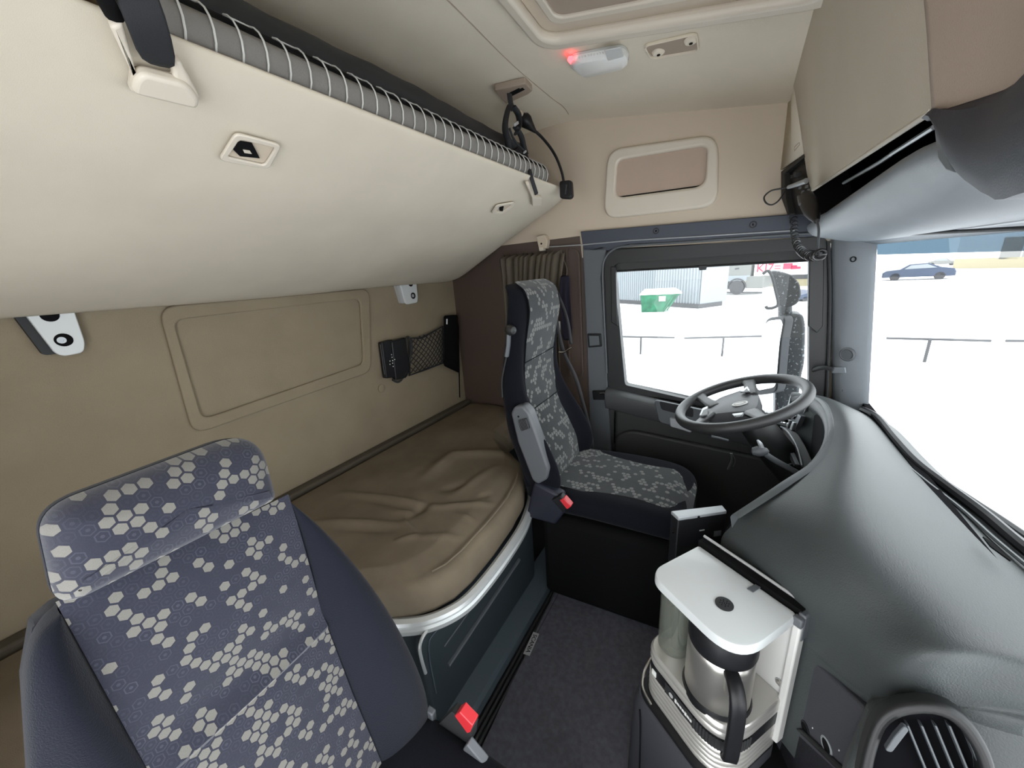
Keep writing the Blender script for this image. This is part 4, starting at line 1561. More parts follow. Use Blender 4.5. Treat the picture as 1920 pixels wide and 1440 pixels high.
hk = thing('curtain_clip', 'small beige clip holding the end of the curtain rail', 'clip', P(1018, 470, 'Y', WY-.02))
q = [P(1005, 443, 'Y', WY-.04), P(1020, 440, 'Y', WY-.04), P(1026, 450, 'Y', WY-.04), P(1024, 466, 'Y', WY-.04), P(1010, 466, 'Y', WY-.04)]
o = B().slab(rpoly(q, .006), (0, .04, 0)).build('clip_body', 'beige_plastic', hk, bevel=.004)
B().lathe([(.005, 0), (.005, .001), (.0005, .001)], P(1015, 457, 'Y', WY-.04), (0, -1, 0), 12).build('clip_hole', 'black_matte', o)
q = [P(1010, 464, 'Y', WY-.046), P(1019, 463, 'Y', WY-.046), P(1019, 470, 'Y', WY-.046), P(1011, 471, 'Y', WY-.046)]
B().slab(rpoly(q, .004), (0, .03, 0)).build('clip_button', 'cream_plastic', o, bevel=.002)

# ================================================================== PASSENGER SEAT
SN = V((1, 0, .209))
S0 = V((-.58, 0, .45))
SNn = SN.normalized()
SUP = V((-.209, 0, 1)).normalized()


def S(px, py, off=0.0):
    return Pn(px, py, SN, S0+SNn*off)


def suv(c):
    d = c-S0
    return (d.y, d.dot(SUP))


ps = thing('passenger_seat', 'navy passenger seat in the near corner with pale hexagons on its backrest', 'seat', (-.55, .18, 0))


def Ledge(v):      # v = image row; left edge of the cloth insert
    return lerp(115, 275, (v-1150)/290)


def Redge(v):
    pts = [(945, 540), (1060, 573), (1180, 611), (1300, 656), (1440, 716), (1700, 830)]
    for (v0, a), (v1, c) in zip(pts, pts[1:]):
        if v <= v1:
            return lerp(a, c, (v-v0)/(v1-v0))
    return pts[-1][1]


def panel(name, vl0, vl1, vr0, vr1, bulge, edge):
    b = B()
    rows = []
    n = 16
    for i in range(n+1):
        t = i/n
        l = S(Ledge(lerp(vl0, vl1, t)), lerp(vl0, vl1, t))
        r = S(Redge(lerp(vr0, vr1, t)), lerp(vr0, vr1, t))
        h = bulge*(math.sin(PI*min(1, t*1.15+.12))**.5 if t*1.15+.12 < 1 else 0)
        if t > .93:
            h = bulge*(1-((t-.93)/.07)**2)*.8
        if edge and t > .985:
            h = -.006
        rows.append([l.lerp(r, j/14)+SNn*(.006+h*math.sin(PI*(j/14*.9+.05))**.4) for j in range(15)])
    b.grid(rows)
    return b.build(name, 'hex_front', ps, uv=suv)


panel('back_panel', 1125, 1484, 926, 1186, .022, True)
panel('back_panel', 1470, 1760, 1176, 1560, .012, False)
# bolsters
inn_r = [(945, 545, 943), (985, 602, 986), (1060, 672, 1064), (1130, 722, 1133), (1200, 760, 1200), (1270, 790, 1265), (1330, 808, 1325), (1390, 798, 1385), (1450, 752, 1450), (1560, 770, 1580)]
b = B()
rows = []
for i, (vi, ox, oy) in enumerate(inn_r):
    a = S(Redge(vi), vi, .004)
    off = .004+.050*math.sin(PI*min(1, i/9.0*1.0+.05))
    o = S(ox, oy, off*.6)
    rows.append([a, a.lerp(o, .12)+SNn*(off*.40), a.lerp(o, .35)+SNn*(off*.85), a.lerp(o, .65)+SNn*off*.85, a.lerp(o, .9)+SNn*off*.5, o, o-SNn*.05+V((0, -.004, 0)), o-SNn*.10+V((0, -.03, 0))])
b.grid(rows)
b.build('side_bolster', 'seat_navy', ps, sub=2)
inn_l = [(1148, 112, 1150), (1190, 66, 1186), (1240, 46, 1240), (1300, 42, 1310), (1380, 46, 1390), (1470, 52, 1480), (1600, 70, 1620)]
b = B()
rows = []
for i, (vi, ox, oy) in enumerate(inn_l):
    a = S(Ledge(vi), vi, .004)
    off = .004+.040*math.sin(PI*min(1, i/6.0*1.0+.05))
    o = S(ox, oy, off*.5)
    rows.append([a, a.lerp(o, .12)+SNn*off*.4, a.lerp(o, .35)+SNn*off*.8, a.lerp(o, .65)+SNn*off*.8, a.lerp(o, .9)+SNn*off*.4, o, o-SNn*.05, o-SNn*.10+V((0, .03, 0))])
b.grid(rows)
b.build('side_bolster', 'seat_navy', ps, sub=2)
# rear shell of the backrest
q = [S(100, 1150), S(560, 955), S(700, 1110), S(780, 1270), S(800, 1360), S(745, 1450), S(770, 1600), S(70, 1640), S(48, 1300), S(66, 1190)]
B().slab([p-SNn*.012 for p in q], -SNn*.09).build('back_shell', 'seat_navy', ps, bevel=.02)
# headrest
q = [S(66, 958, .055), S(487, 800, .055), S(524, 938, .055), S(108, 1152, .055)]
pl = rpoly(q, [.035, .075, .018, .03], 8)
cc = sum(pl, V((0, 0, 0)))/len(pl)
sgn_in = (inset(pl, .01)[0]-cc).length < (pl[0]-cc).length
b = B()
b.loft([[cc+(p-cc)*.93-SNn*.058 for p in pl], [p-SNn*.05 for p in pl], [p-SNn*.024 for p in pl], [cc+(p-cc)*.985-SNn*.020 for p in pl]], cap=(True, True))
hr = b.build('headrest', 'seat_navy', ps, bevel=.004)
b = B()
rings = []
for dd, h in ((.0012, -.030), (.0005, -.016), (.006, .004), (.016, .016), (.029, .023)):
    rings.append([p+SNn*h for p in inset(pl, dd if sgn_in else -dd)])
r5 = rings[-1]
c5 = sum(r5, V((0, 0, 0)))/len(r5)
for k, h in ((.85, .004), (.6, .007), (.3, .008), (.02, .008)):
    rings.append([c5+(p-c5)*k+SNn*h for p in r5])
b.loft(rings)
b.build('headrest_cloth', 'hex_front', hr, uv=suv)
# seat cushion, side cover and belt buckle
b = B()
rows = []
for x, zt in ((-.60, .44), (-.55, .455), (-.35, .462), (-.2, .46), (-.15, .43), (-.14, .38)):
    rows.append([(x, -.06, zt-.12), (x, -.08, zt-.05), (x, -.05, zt), (x, .05, zt+.005), (x, .20, zt), (x, .32, zt+.005), (x, .40, zt), (x, .42, zt-.05), (x, .40, zt-.12)])
b.loft(rows)
b.build('seat_cushion', 'seat_black', ps, sub=2)
b = B()
b.loft([[(-.62, -.05, z), (-.16, -.05, z), (-.16, .38, z), (-.62, .38, z)] for z in (.0, .2, .36)])
b.build('seat_base', 'black_matte', ps, bevel=.02)
QY = .42
q = [P(822, 1352, 'Y', QY), P(858, 1316, 'Y', QY), P(897, 1347, 'Y', QY), P(893, 1372, 'Y', QY), P(866, 1400, 'Y', QY), P(830, 1392, 'Y', QY)]
bk = B().slab(rpoly(q, .004), (0, -.022, 0)).build('belt_buckle', 'rubber', ps, bevel=.003)
q = [P(864, 1322, 'Y', QY+.001), P(874, 1315, 'Y', QY+.001), P(898, 1340, 'Y', QY+.001), P(894, 1352, 'Y', QY+.001), P(888, 1355, 'Y', QY+.001)]
B().slab(q, (0, -.024, 0)).build('release_button', 'red_plastic', bk, bevel=.002)
B().tube([P(859, 1331, 'Y', QY+.001), P(889, 1362, 'Y', QY+.001)], .0018, 6).build('buckle_edge', 'tag_grey', bk)
B().lathe([(.006, 0), (.004, .002), (.0005, .003)], P(839, 1378, 'Y', QY), (0, 1, 0), 10).build('buckle_rivet', 'chrome', bk)
q = [P(805, 1320, 'Y', QY-.01), P(818, 1330, 'Y', QY-.01), P(822, 1365, 'Y', QY-.01), P(812, 1372, 'Y', QY-.01)]
B().slab(q, (0, -.015, 0)).build('buckle_stalk', 'armrest_grey', ps, bevel=.003)
q = [P(866, 1403, 'Y', QY-.02), P(885, 1378, 'Y', QY-.02), P(918, 1418, 'Y', QY-.02), P(900, 1420, 'Y', QY-.02), P(866, 1412, 'Y', QY-.02)]
B().slab(q, (0, -.02, 0)).build('side_cover', 'armrest_grey', ps, bevel=.003)

# ================================================================== DASHBOARD
dash = thing('dashboard', 'large grey wrap-around dashboard under the windscreen', 'dashboard', (.4, .9, .2))
# columns run from the driver's door round to the passenger side:
# (lip px,py,z) (mid px,py,z) (windscreen px,py,z)
DC = [((1484, 738, .905), (1545, 748, .915), (1612, 772, .865)),
      ((1534, 752, .925), (1580, 762, .930), (1640, 788, .865)),
      ((1555, 800, .925), (1600, 805, .940), (1672, 828, .865)),
      ((1532, 858, .915), (1606, 858, .940), (1712, 873, .860)),
      ((1460, 910, .890), (1588, 928, .935), (1768, 918, .855)),
      ((1372, 968, .820), (1590, 1010, .925), (1836, 970, .850)),
      ((1326, 1032, .690), (1615, 1090, .910), (1905, 1030, .850)),
      ((1506, 1204, .650), (1690, 1160, .890), (1985, 1095, .850)),
      ((1640, 1332, .720), (1740, 1230, .885), (2080, 1175, .850)),
      ((1740, 1312, .775), (1840, 1225, .885), (2180, 1260, .850)),
      ((1925, 1352, .810), (1990, 1275, .880), (2280, 1340, .850))]
grid3 = []
for c in DC:
    a, m_, d_ = [P(x, y, 'Z', z) for x, y, z in c]
    grid3.append((a, m_, d_))
LIPDIR = []
cen = V((.42, .95, .8))
rows = []
for i, (a, m_, d_) in enumerate(grid3):
    inward = (m_-a)
    inward.z = 0
    inward.normalize()
    row = [a+inward*.05+V((0, 0, -.30)), a+inward*.035+V((0, 0, -.06)), a+inward*.004+V((0, 0, -.032)), a+V((0, 0, -.020)), a, a+inward*.020+V((0, 0, .006))]
    for t in (.12, .3, .5, .75, 1.0):
        # quadratic through a, m, d
        q = a.lerp(m_, t*2) if t < .5 else m_.lerp(d_, t*2-1)
        q.z = lerp(lerp(a.z, m_.z, min(1, t*2)**(1.7 if i in (6, 7) else .9)), d_.z, max(0, t*2-1)) + (0 if i in (6, 7) and t < .4 else .012*math.sin(PI*t))
        row.append(q)
    row.append(d_+V((.06, 0, -.02)))
    rows.append(row)
b = B()
b.grid(rows)
b.build('dash_top', 'dash_plastic', dash, sub=2)
# paler raised lip that follows the driver's edge
edge = spline([r[4]+V((0, 0, .003)) for r in rows[0:6]], 8)
inn2 = spline([r[5].lerp(r[6], k*.35)+V((0, 0, .003)) for r, k in zip(rows[0:6], (1, 1, 1, .9, .6, 0))], 8)
low2 = spline([r[2] for r in rows[0:6]], 8)
b = B()
b.grid([[l_, e+V((-.003, 0, -.006)), e+V((0, 0, .002)), e.lerp(i_, .5)+V((0, 0, .003)), i_+V((0, 0, -.002))] for l_, e, i_ in zip(low2, edge, inn2)])
b.build('driver_lip', 'dash_light', dash)
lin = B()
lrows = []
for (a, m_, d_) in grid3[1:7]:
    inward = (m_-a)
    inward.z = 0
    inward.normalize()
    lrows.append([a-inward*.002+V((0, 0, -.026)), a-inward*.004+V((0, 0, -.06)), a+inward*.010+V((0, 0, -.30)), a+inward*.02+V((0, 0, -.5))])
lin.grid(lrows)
lin.build('recess_shade', 'dark_void', dash)  # near-black sheet added so the recess under the lip reads as shade
# black gasket along the foot of the windscreen
B().tube(spline([r[-2]+V((.006, 0, .010)) for r in rows], 5), .012, 8).build('windscreen_gasket', 'black_plastic', dash)
B().tube(spline([r[-2]+V((-.030, 0, .013)) for r in rows[3:]], 5), .004, 6).build('vent_seam', 'dash_light', dash)
# demister slot
q = [P(1760, 925, 'Z', .885), P(1772, 930, 'Z', .885), P(1895, 1045, 'Z', .888), P(1888, 1042, 'Z', .888)]
b = B()
b.slab([P(1842, 1008, 'Z', .886), P(1852, 1014, 'Z', .886), P(1896, 1052, 'Z', .886), P(1893, 1053, 'Z', .886), P(1856, 1026, 'Z', .886)], (0, 0, .003))
b.build('demister_slot', 'black_matte', dash)
# facet on the passenger side with the two sockets
f0, f1 = rows[7][3], rows[8][3]
FACE = (f1-f0)
fn = FACE.cross(V((0, 0, 1))).normalized()
if fn.y > 0:
    fn = -fn
e_ = f0-FACE*.30+V((0, 0, .012))
fq = [e_+fn*.006, f1+fn*.006+V((0, 0, .010)), f1+fn*.006+V((0, 0, -.42)), e_+fn*.006+V((0, 0, -.42))]
fc = B().slab(fq, -fn*.03).build('dash_facet', 'dash_facet', dash, bevel=.006)


def Pfc(px, py, off=.004):
    return Pn(px, py, fn, f0+fn*(.004+off-.004))


for px, py, r, m in ((1512, 1366, .014, 'black_plastic'), (1552, 1399, .016, 'silver_paint')):
    o = Pfc(px, py, .004)
    s = B().lathe([(r, -.001), (r, .003), (r*.78, .004), (r*.76, -.004)], o, fn, 28, cap=(True, False)).build('power_socket', m, fc)
    B().lathe([(r*.78, .0025), (.0005, .0022)], o, fn, 24).build('socket_bore', 'black_matte', s)
for px, py in ((1526, 1366), (1526, 1392), (1576, 1408), (1573, 1434)):
    B().box(Pfc(px, py, .0045), (.006, .0015, .003)).build('socket_mark', 'label_white', fc)
B().lathe([(.002, 0), (.002, .001), (.0004, .001)], Pfc(1519, 1319, .004), fn, 8).build('facet_pin', 'black_matte', fc)
# angled lower edge of the facet and the dark cubby below it
q = [Pfc(1490, 1366, .012), Pfc(1500, 1366, .012), Pfc(1590, 1450, .012), Pfc(1580, 1455, .012)]
B().slab(q, -fn*.02).build('facet_ledge', 'black_plastic', fc, bevel=.003)
q = [Pfc(1470, 1378, .006), Pfc(1492, 1374, .006), Pfc(1590, 1465, .006), Pfc(1560, 1520, .006), Pfc(1440, 1480, .006)]
B().slab(q, -fn*.004).build('cubby', 'dark_void', fc)
# passenger face of the dashboard with its air vent
g0, g1 = rows[8][3], rows[10][3]
gn = (g1-g0).cross(V((0, 0, 1))).normalized()
if gn.y > 0:
    gn = -gn
gn = (gn + V((0, 0, .35))).normalized()
VO = P(1760, 1400, 'Z', .76)


def Pv(px, py, off=0.0):
    return Pn(px, py, gn, VO+gn*off)


q = [g0+V((0, 0, .0)), g1, g1+V((.02, -.05, -.45)), g0+V((-.0, -.06, -.45))]
B().slab([Pv(1635, 1330, -.05), Pv(1745, 1313, -.05), Pv(1935, 1355, -.05), Pv(1990, 1560, -.05), Pv(1560, 1560, -.05), Pv(1590, 1440, -.05)], -gn*.03).build('passenger_face', 'dash_plastic', dash, bevel=.008)
vo = [Pv(1652, 1322), Pv(1800, 1318), Pv(1880, 1440), Pv(1860, 1560), Pv(1600, 1560), Pv(1615, 1420)]
vi = [Pv(1672, 1345), Pv(1785, 1340), Pv(1850, 1440), Pv(1835, 1540), Pv(1630, 1540), Pv(1640, 1425)]
vent = B().ring(rpoly(vo, .05, 6), rpoly(vi, .04, 6), -gn*.03).build('air_vent', 'door_frame', dash, bevel=.008, seg=3)
vi2 = [p-gn*.025 for p in rpoly(vi, .04, 6)]
B().slab(vi2, -gn*.004).build('vent_cavity', 'dark_void', vent)
for k in range(5):
    a = Pv(1700+26*k, 1360, -.012)
    c = Pv(1745+26*k, 1470, -.012)
    B().slab([a-gn*.014, a, c, c-gn*.014], (.003, 0, .0)).build('vent_slat', 'grey_plastic', vent, bevel=.0008)
q = [Pv(1672, 1372, .0), Pv(1690, 1352, .0), Pv(1700, 1360, .0), Pv(1668, 1402, .0), Pv(1655, 1398, .0)]
B().slab(rpoly(q, .004), gn*.010).build('vent_tab', 'grey_plastic', vent, bevel=.003)

# ---- instrument binnacle in the driver's recess
inst = thing('instrument_panel', 'dark instrument panel with rocker switches behind the steering wheel', 'instrument panel', (.36, 1.5, .6))
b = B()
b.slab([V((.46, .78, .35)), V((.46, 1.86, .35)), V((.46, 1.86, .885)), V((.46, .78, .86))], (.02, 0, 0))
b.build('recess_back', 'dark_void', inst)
IX = .275
q = [P(1472, 775, 'X', IX), P(1482, 740, 'X', IX), P(1488, 735, 'X', IX), P(1512, 750, 'X', IX), P(1514, 760, 'X', IX), P(1485, 820, 'X', IX), P(1460, 800, 'X', IX)]
cl = B().ring(rpoly(q, .008), rpoly([q[0].lerp(q[4], .14), q[1].lerp(q[5], .07), q[2].lerp(q[5], .08), q[3].lerp(q[0], .12), q[4].lerp(q[0], .12), q[5].lerp(q[1], .25), q[6].lerp(q[3], .25)], .006), (.02, 0, 0)).build('cluster_frame', 'dash_light', inst, bevel=.003)
B().slab([p+V((.016, 0, 0)) for p in q], (.004, 0, 0)).build('cluster_face', 'black_plastic', inst)
SX_ = .262
q = [P(1462, 792, 'X', SX_), P(1485, 770, 'X', SX_), P(1512, 752, 'X', SX_), P(1510, 765, 'X', SX_), P(1484, 818, 'X', SX_), P(1462, 800, 'X', SX_)]
q = [P(1462, 790, 'X', SX_), P(1488, 772, 'X', SX_), P(1502, 780, 'X', SX_), P(1484, 820, 'X', SX_), P(1464, 800, 'X', SX_)]
sw = B().slab(rpoly(q, .004), (.015, 0, 0)).build('switch_plate', 'grey_plastic', inst, bevel=.003)
for px, py in ((1470, 788), (1476, 790), (1482, 795), (1490, 799)):
    B().slab([P(px-5, py+6, 'X', SX_), P(px+1, py-8, 'X', SX_), P(px+4, py-6, 'X', SX_), P(px-1, py+9, 'X', SX_)], (-.010, 0, 0)).build('rocker_switch', 'silver_paint', sw, bevel=.002)
for px, py in ((1488, 781), (1481, 779)):
    B().slab([P(px-3, py+3, 'X', SX_), P(px, py-3, 'X', SX_), P(px+5, py, 'X', SX_), P(px+2, py+5, 'X', SX_)], (-.006, 0, 0)).build('push_switch', 'black_plastic', sw, bevel=.001)
# curved side console with the red switch
HX = .235
q = [P(1456, 796, 'X', HX), P(1466, 800, 'X', HX), P(1480, 812, 'X', HX), P(1492, 835, 'X', HX), P(1502, 860, 'X', HX), P(1506, 878, 'X', HX), P(1492, 878, 'X', HX), P(1480, 850, 'X', HX), P(1468, 825, 'X', HX)]
sc = B().slab(q, (.03, 0, 0)).build('side_console', 'door_dark', inst, bevel=.004)
B().tube(spline([P(1458, 797, 'X', HX-.004), P(1472, 805, 'X', HX-.004), P(1484, 819, 'X', HX-.004), P(1496, 843, 'X', HX-.004), P(1504, 874, 'X', HX-.004)], 5), .004, 8).build('console_bead', 'grey_plastic', sc)
q = [P(1467, 821, 'X', HX), P(1472, 816, 'X', HX), P(1476, 823, 'X', HX), P(1471, 829, 'X', HX)]
B().slab(q, (-.010, 0, 0)).build('hazard_switch', 'red_plastic', sc, bevel=.002)
q = [P(1477, 834, 'X', HX), P(1483, 831, 'X', HX), P(1485, 841, 'X', HX), P(1479, 844, 'X', HX)]
o = B().slab(q, (-.006, 0, 0)).build('console_key', 'black_plastic', sc, bevel=.001)
B().slab(inset(q, .003), (-.0065, 0, 0)).build('key_symbol', 'tag_grey', o)
q = [P(1482, 848, 'X', HX-.004), P(1488, 846, 'X', HX-.004), P(1500, 872, 'X', HX-.004), P(1496, 876, 'X', HX-.004)]
B().slab(rpoly(q, .006), (-.012, 0, 0)).build('parking_lever', 'grey_plastic', sc, bevel=.003)
# round cup holder rim low in the recess
o = P(1502, 880, 'X', .24)
B().tube([o+V((.035*math.cos(a*PI/12), .035*math.sin(a*PI/12), 0)) for a in range(24)], .004, 8, closed=True).build('cup_ring', 'grey_plastic', inst)

# ---- steering wheel and column
C0 = V((.049, 1.528, .934))
th, ph = 1.215, 3.34
WN = V((math.cos(th)*math.cos(ph), math.cos(th)*math.sin(ph), math.sin(th)))
wu = WN.cross(V((0, 1, 0))).normalized()
wv = WN.cross(wu)
stw = thing('steering_wheel', 'grey-black four-spoke steering wheel in front of the driver seat', 'steering wheel', C0)


def Pw(px, py, off=0.0):
    return Pn(px, py, WN, C0+WN*off)


RR = .2085
rim = B()
pts = [C0+RR*(math.cos(a*2*PI/72)*wu+math.sin(a*2*PI/72)*wv) for a in range(72)]
rim.tube(pts, .0190, 14, closed=True)
rim.build('rim', 'leather', stw)
pad = [Pw(1326, 764, -.02), Pw(1352, 748, -.02), Pw(1388, 736, -.02), Pw(1411, 726, -.02), Pw(1420, 734, -.02), Pw(1427, 752, -.02), Pw(1424, 768, -.02), Pw(1412, 777, -.02), Pw(1375, 778, -.02), Pw(1328, 783, -.02), Pw(1322, 776, -.02)]
pr = rpoly(pad, .02)
pc = sum(pr, V((0, 0, 0)))/len(pr)
b = B()
b.loft([[pc+(p-pc)*.9-WN*.05 for p in pr], [p-WN*.02 for p in pr], [p for p in pr], [pc+(p-pc)*.94+WN*.010 for p in pr], [pc+(p-pc)*.6+WN*.016 for p in pr], [pc+(p-pc)*.05+WN*.017 for p in pr]])
hub = b.build('hub_pad', 'hub_grey', stw)
bc = Pw(1387, 756, -.0)
be = [bc + V((0, 0, 0)) + a for a in []]
ex = (Pw(1400, 753, 0)-Pw(1374, 759, 0))
exu = ex.normalized()
eyu = WN.cross(exu)
el = [bc + exu*.026*math.cos(k*2*PI/28) + eyu*.017*math.sin(k*2*PI/28) - WN*.003 for k in range(28)]
bad = B().slab(el, WN*.003).build('hub_badge', 'label_white', hub)
el2 = [bc + exu*.020*math.cos(k*2*PI/28) + eyu*.012*math.sin(k*2*PI/28) + WN*.0002 for k in range(28)]
el3 = [bc + exu*.017*math.cos(k*2*PI/28) + eyu*.009*math.sin(k*2*PI/28) + WN*.0002 for k in range(28)]
B().ring(el2, el3, WN*.0008).build('badge_ring', 'tag_grey', bad)


def rimpt(px, py):
    d = Pw(px, py)-C0
    return C0 + d.normalized()*RR


for (rx, ry), (hx, hy), w0, w1 in (((1318, 744), (1338, 762), .020, .026), ((1402, 720), (1408, 740), .022, .026), ((1308, 797), (1330, 778), .016, .022), ((1440, 792), (1410, 774), .018, .026)):
    a = rimpt(rx, ry)
    c = Pw(hx, hy, -.012)
    d = (c-a).normalized()
    s = WN.cross(d)
    b = B()
    rings = []
    for t, w, h in ((-.0, w0*1.6, .013), (.3, w0, .010), (.7, w1*.9, .010), (1.1, w1, .012)):
        p = a.lerp(c, t)
        rings.append([p+s*w+WN*h*.3, p+s*w*.6+WN*h, p-s*w*.6+WN*h, p-s*w+WN*h*.3, p-s*w*.7-WN*h, p+s*w*.7-WN*h])
    b.loft(rings)
    b.build('spoke', 'leather', stw, bevel=.003)
for qd in ([(1388, 737), (1402, 727), (1407, 735), (1392, 737)], [(1318, 768), (1328, 764), (1327, 779), (1312, 782)], [(1373, 779), (1396, 776), (1392, 782), (1378, 784)]):
    bt = B().slab(rpoly([Pw(x, y, .002) for x, y in qd], .004), WN*.007).build('wheel_button', 'silver_paint', hub, bevel=.0015)
    B().slab(shrink([Pw(x, y, .0095) for x, y in qd], .008), WN*.001).build('button_symbol', 'black_plastic', bt)
col_ = thing('steering_column', 'dark steering column cover with stalk levers under the wheel', 'steering column', (.2, 1.5, .4))
ax = V((.62, -.02, -.78)).normalized()
b = B()
a1 = ax.cross(V((0, 1, 0))).normalized()
a2 = V((0, 1, 0))
rings = []
for t, ra, rbv in ((.030, .036, .042), (.06, .050, .058), (.14, .056, .062), (.24, .058, .062), (.40, .05, .06)):
    o = C0+ax*t+V((.0, 0, -.005))
    rings.append([o+a1*ra*math.cos(k*2*PI/24)+a2*rbv*math.sin(k*2*PI/24) for k in range(24)])
b.loft(rings)
b.build('column_cover', 'door_frame', col_)
LX = 1.33
lv = spline([P(px, py, 'Y', LX) for px, py in ((1414, 842), (1428, 846), (1442, 856), (1458, 866), (1478, 877), (1494, 886))], 5)
B().tube(lv, [.007]*6+[.009]*(len(lv)-6), 10).build('stalk', 'grey_plastic', col_)
b = B()
o, o2 = P(1408, 846, 'Y', LX), P(1430, 846, 'Y', LX)
b.lathe([(.001, 0), (.012, .004), (.017, .018), (.016, .032), (.010, .045), (.001, .05)], o, (o2-o), 16)
b.build('stalk_knob', 'armrest_grey', col_)
B().tube(spline([P(1420, 825, 'Y', LX), P(1425, 832, 'Y', LX), P(1430, 843, 'Y', LX), P(1436, 850, 'Y', LX)], 4), [.003, .004, .005, .006, .007, .007, .007, .007, .007, .006, .006, .006, .005], 8).build('stalk_finger', 'silver_paint', col_)
B().tube([P(1334, 818, 'Y', 1.5), P(1352, 822, 'Y', 1.5), P(1366, 826, 'Y', 1.5)], .004, 6).build('adjust_lever', 'grey_plastic', col_)
# ignition keys
b = B()
o = P(1371, 850, 'Y', 1.5)
b.tube(spline([o, o+V((.005, 0, -.03)), o+V((-.004, 0, -.07))], 4), .005, 6)
b.tube(spline([o, o+V((.014, .01, -.03)), o+V((.010, .01, -.06))], 4), .003, 6)
b.build('ignition_key', 'door_dark', col_)
# panel under the wheel, near-black to stand for the deep shade there
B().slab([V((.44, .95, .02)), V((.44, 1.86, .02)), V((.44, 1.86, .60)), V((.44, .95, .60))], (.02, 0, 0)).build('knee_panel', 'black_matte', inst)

# ---- slim dark console between driver and dashboard
cn = thing('gear_console', 'slim upright black console box with silver top beside the driver seat', 'console', (-.03, .97, 0))
t0, t1, t2, t3 = P(1258, 958, 'Z', .77), P(1354, 947, 'Z', .77), P(1363, 958, 'Z', .77), P(1272, 971, 'Z', .77)
b = B()
b.loft([[p+V((0, 0, dz)) for p in (t0, t1, t2, t3)] for dz in (-.45, -.008)])
bd = b.build('console_body', 'black_plastic', cn, bevel=.003)
tp_ = B().slab([t0, t1, t2, t3], (0, 0, -.010)).build('console_top', 'silver_paint', cn, bevel=.002)
B().box(t3.lerp(t2, .42)+V((0, -.001, -.006)), (.006, .002, .006)).build('top_notch', 'black_matte', tp_)
fdir = (t2-t3).normalized()
fnn = fdir.cross(V((0, 0, 1))).normalized()
if fnn.y > 0:
    fnn = -fnn
for (px, py), w, h, m in (((1345, 1000), .022, .018, 'armrest_grey'), ((1316, 994), .015, .003, 'tag_grey')):
    o = Pn(px, py, fnn, t3+fnn*.001)
    B().slab([o-fdir*w/2+V((0, 0, -h/2)), o+fdir*w/2+V((0, 0, -h/2)), o+fdir*w/2+V((0, 0, h/2)), o-fdir*w/2+V((0, 0, h/2))], fnn*.001).build('console_label', m, bd)
B().lathe([(.003, 0), (.003, .001), (.0004, .0012)], Pn(1262, 998, fnn, t3+fnn*.001), fnn, 10).build('console_screw', 'chrome', bd)
# engine tunnel cover under the console, coloured near-black for the shade there
tun = thing('engine_tunnel', 'low black engine tunnel cover on the floor below the dashboard', 'cover', (.3, .95, 0))
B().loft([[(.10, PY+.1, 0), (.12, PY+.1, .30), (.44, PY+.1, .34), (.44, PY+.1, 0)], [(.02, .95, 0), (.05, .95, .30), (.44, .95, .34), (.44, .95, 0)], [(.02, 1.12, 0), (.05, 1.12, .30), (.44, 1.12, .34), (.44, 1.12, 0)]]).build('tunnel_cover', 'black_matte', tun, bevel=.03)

# ================================================================== COFFEE MACHINE
kb, kc, ka = P(1310, 1022, 'Z', .75), P(1497, 1152, 'Z', .75), P(1205, 1075, 'Z', .75)
ku = (kc-kb).normalized()
kv = V((ku.y, -ku.x, 0))
if kv.y > 0:
    kv = -kv
KL = (kc-kb).length
KD = .185


def K(u, v, z):
    return kb+ku*u+kv*v+V((0, 0, z-.75))


cm = thing('coffee_maker', 'coffee maker with white lid and ribbed silver base beside the dashboard', 'coffee maker', K(KL/2, KD/2, .34))
# lid
pl = rpoly([K(0, 0, .75), K(KL, 0, .75), K(KL, KD, .75), K(0, KD*.94, .75)], [.006, .010, .075, .045], 10)
cc = sum(pl, V((0, 0, 0)))/len(pl)
b = B()
b.loft([[cc+(p-cc)*.93+V((0, 0, -.022)) for p in pl], [p+V((0, 0, -.022)) for p in pl], [p+V((0, 0, -.008)) for p in pl], [cc+(p-cc)*.985+V((0, 0, -.001)) for p in pl], [cc+(p-cc)*.96 for p in pl]])
lid = b.build('lid', 'white_plastic', cm, angle=50)
vo_ = P(1358, 1133, 'Z', .7505)
vd = B().lathe([(.0175, 0), (.0175, .002), (.0145, .0032), (.0005, .0032)], vo_, (0, 0, 1), 32).build('steam_vent', 'rubber', lid)
for k in range(13):
    r = 0 if k == 0 else (.0045 if k < 5 else .0085)
    a = (k-1)*PI/2+.4 if k < 5 else (k-5)*PI/4+.2
    B().lathe([(.0011, 0), (.0011, .0006), (.0003, .0006)], vo_+V((r*math.cos(a), r*math.sin(a), .0030)), (0, 0, 1), 8).build('vent_hole', 'black_matte', vd)
q = [P(1400, 1104, 'Z', .751), P(1416, 1096, 'Z', .751), P(1427, 1102, 'Z', .751), P(1412, 1112, 'Z', .751)]
B().slab(q, (0, 0, .002)).build('lid_hinge', 'armrest_grey', lid, bevel=.001)
# back plate with its rim
b = B()
b.slab([K(-.002, -.012, .74), K(KL+.006, -.012, .74), K(KL+.006, -.012, .40), K(-.002, -.012, .40)], -kv*.010)
bp = b.build('back_plate', 'black_plastic', cm, bevel=.002)
B().tube([K(-.004, -.024, .765), K(KL*.5, -.024, .765), K(KL+.004, -.024, .762), K(KL+.010, -.018, .755)], .0035, 8).build('plate_rim', 'tag_grey', bp)
b = B()
b.slab([K(-.004, -.003, .760), K(KL+.004, -.003, .760), K(KL+.004, -.022, .760), K(-.004, -.022, .760)], (0, 0, -.02))
b.build('plate_top', 'black_matte', bp)
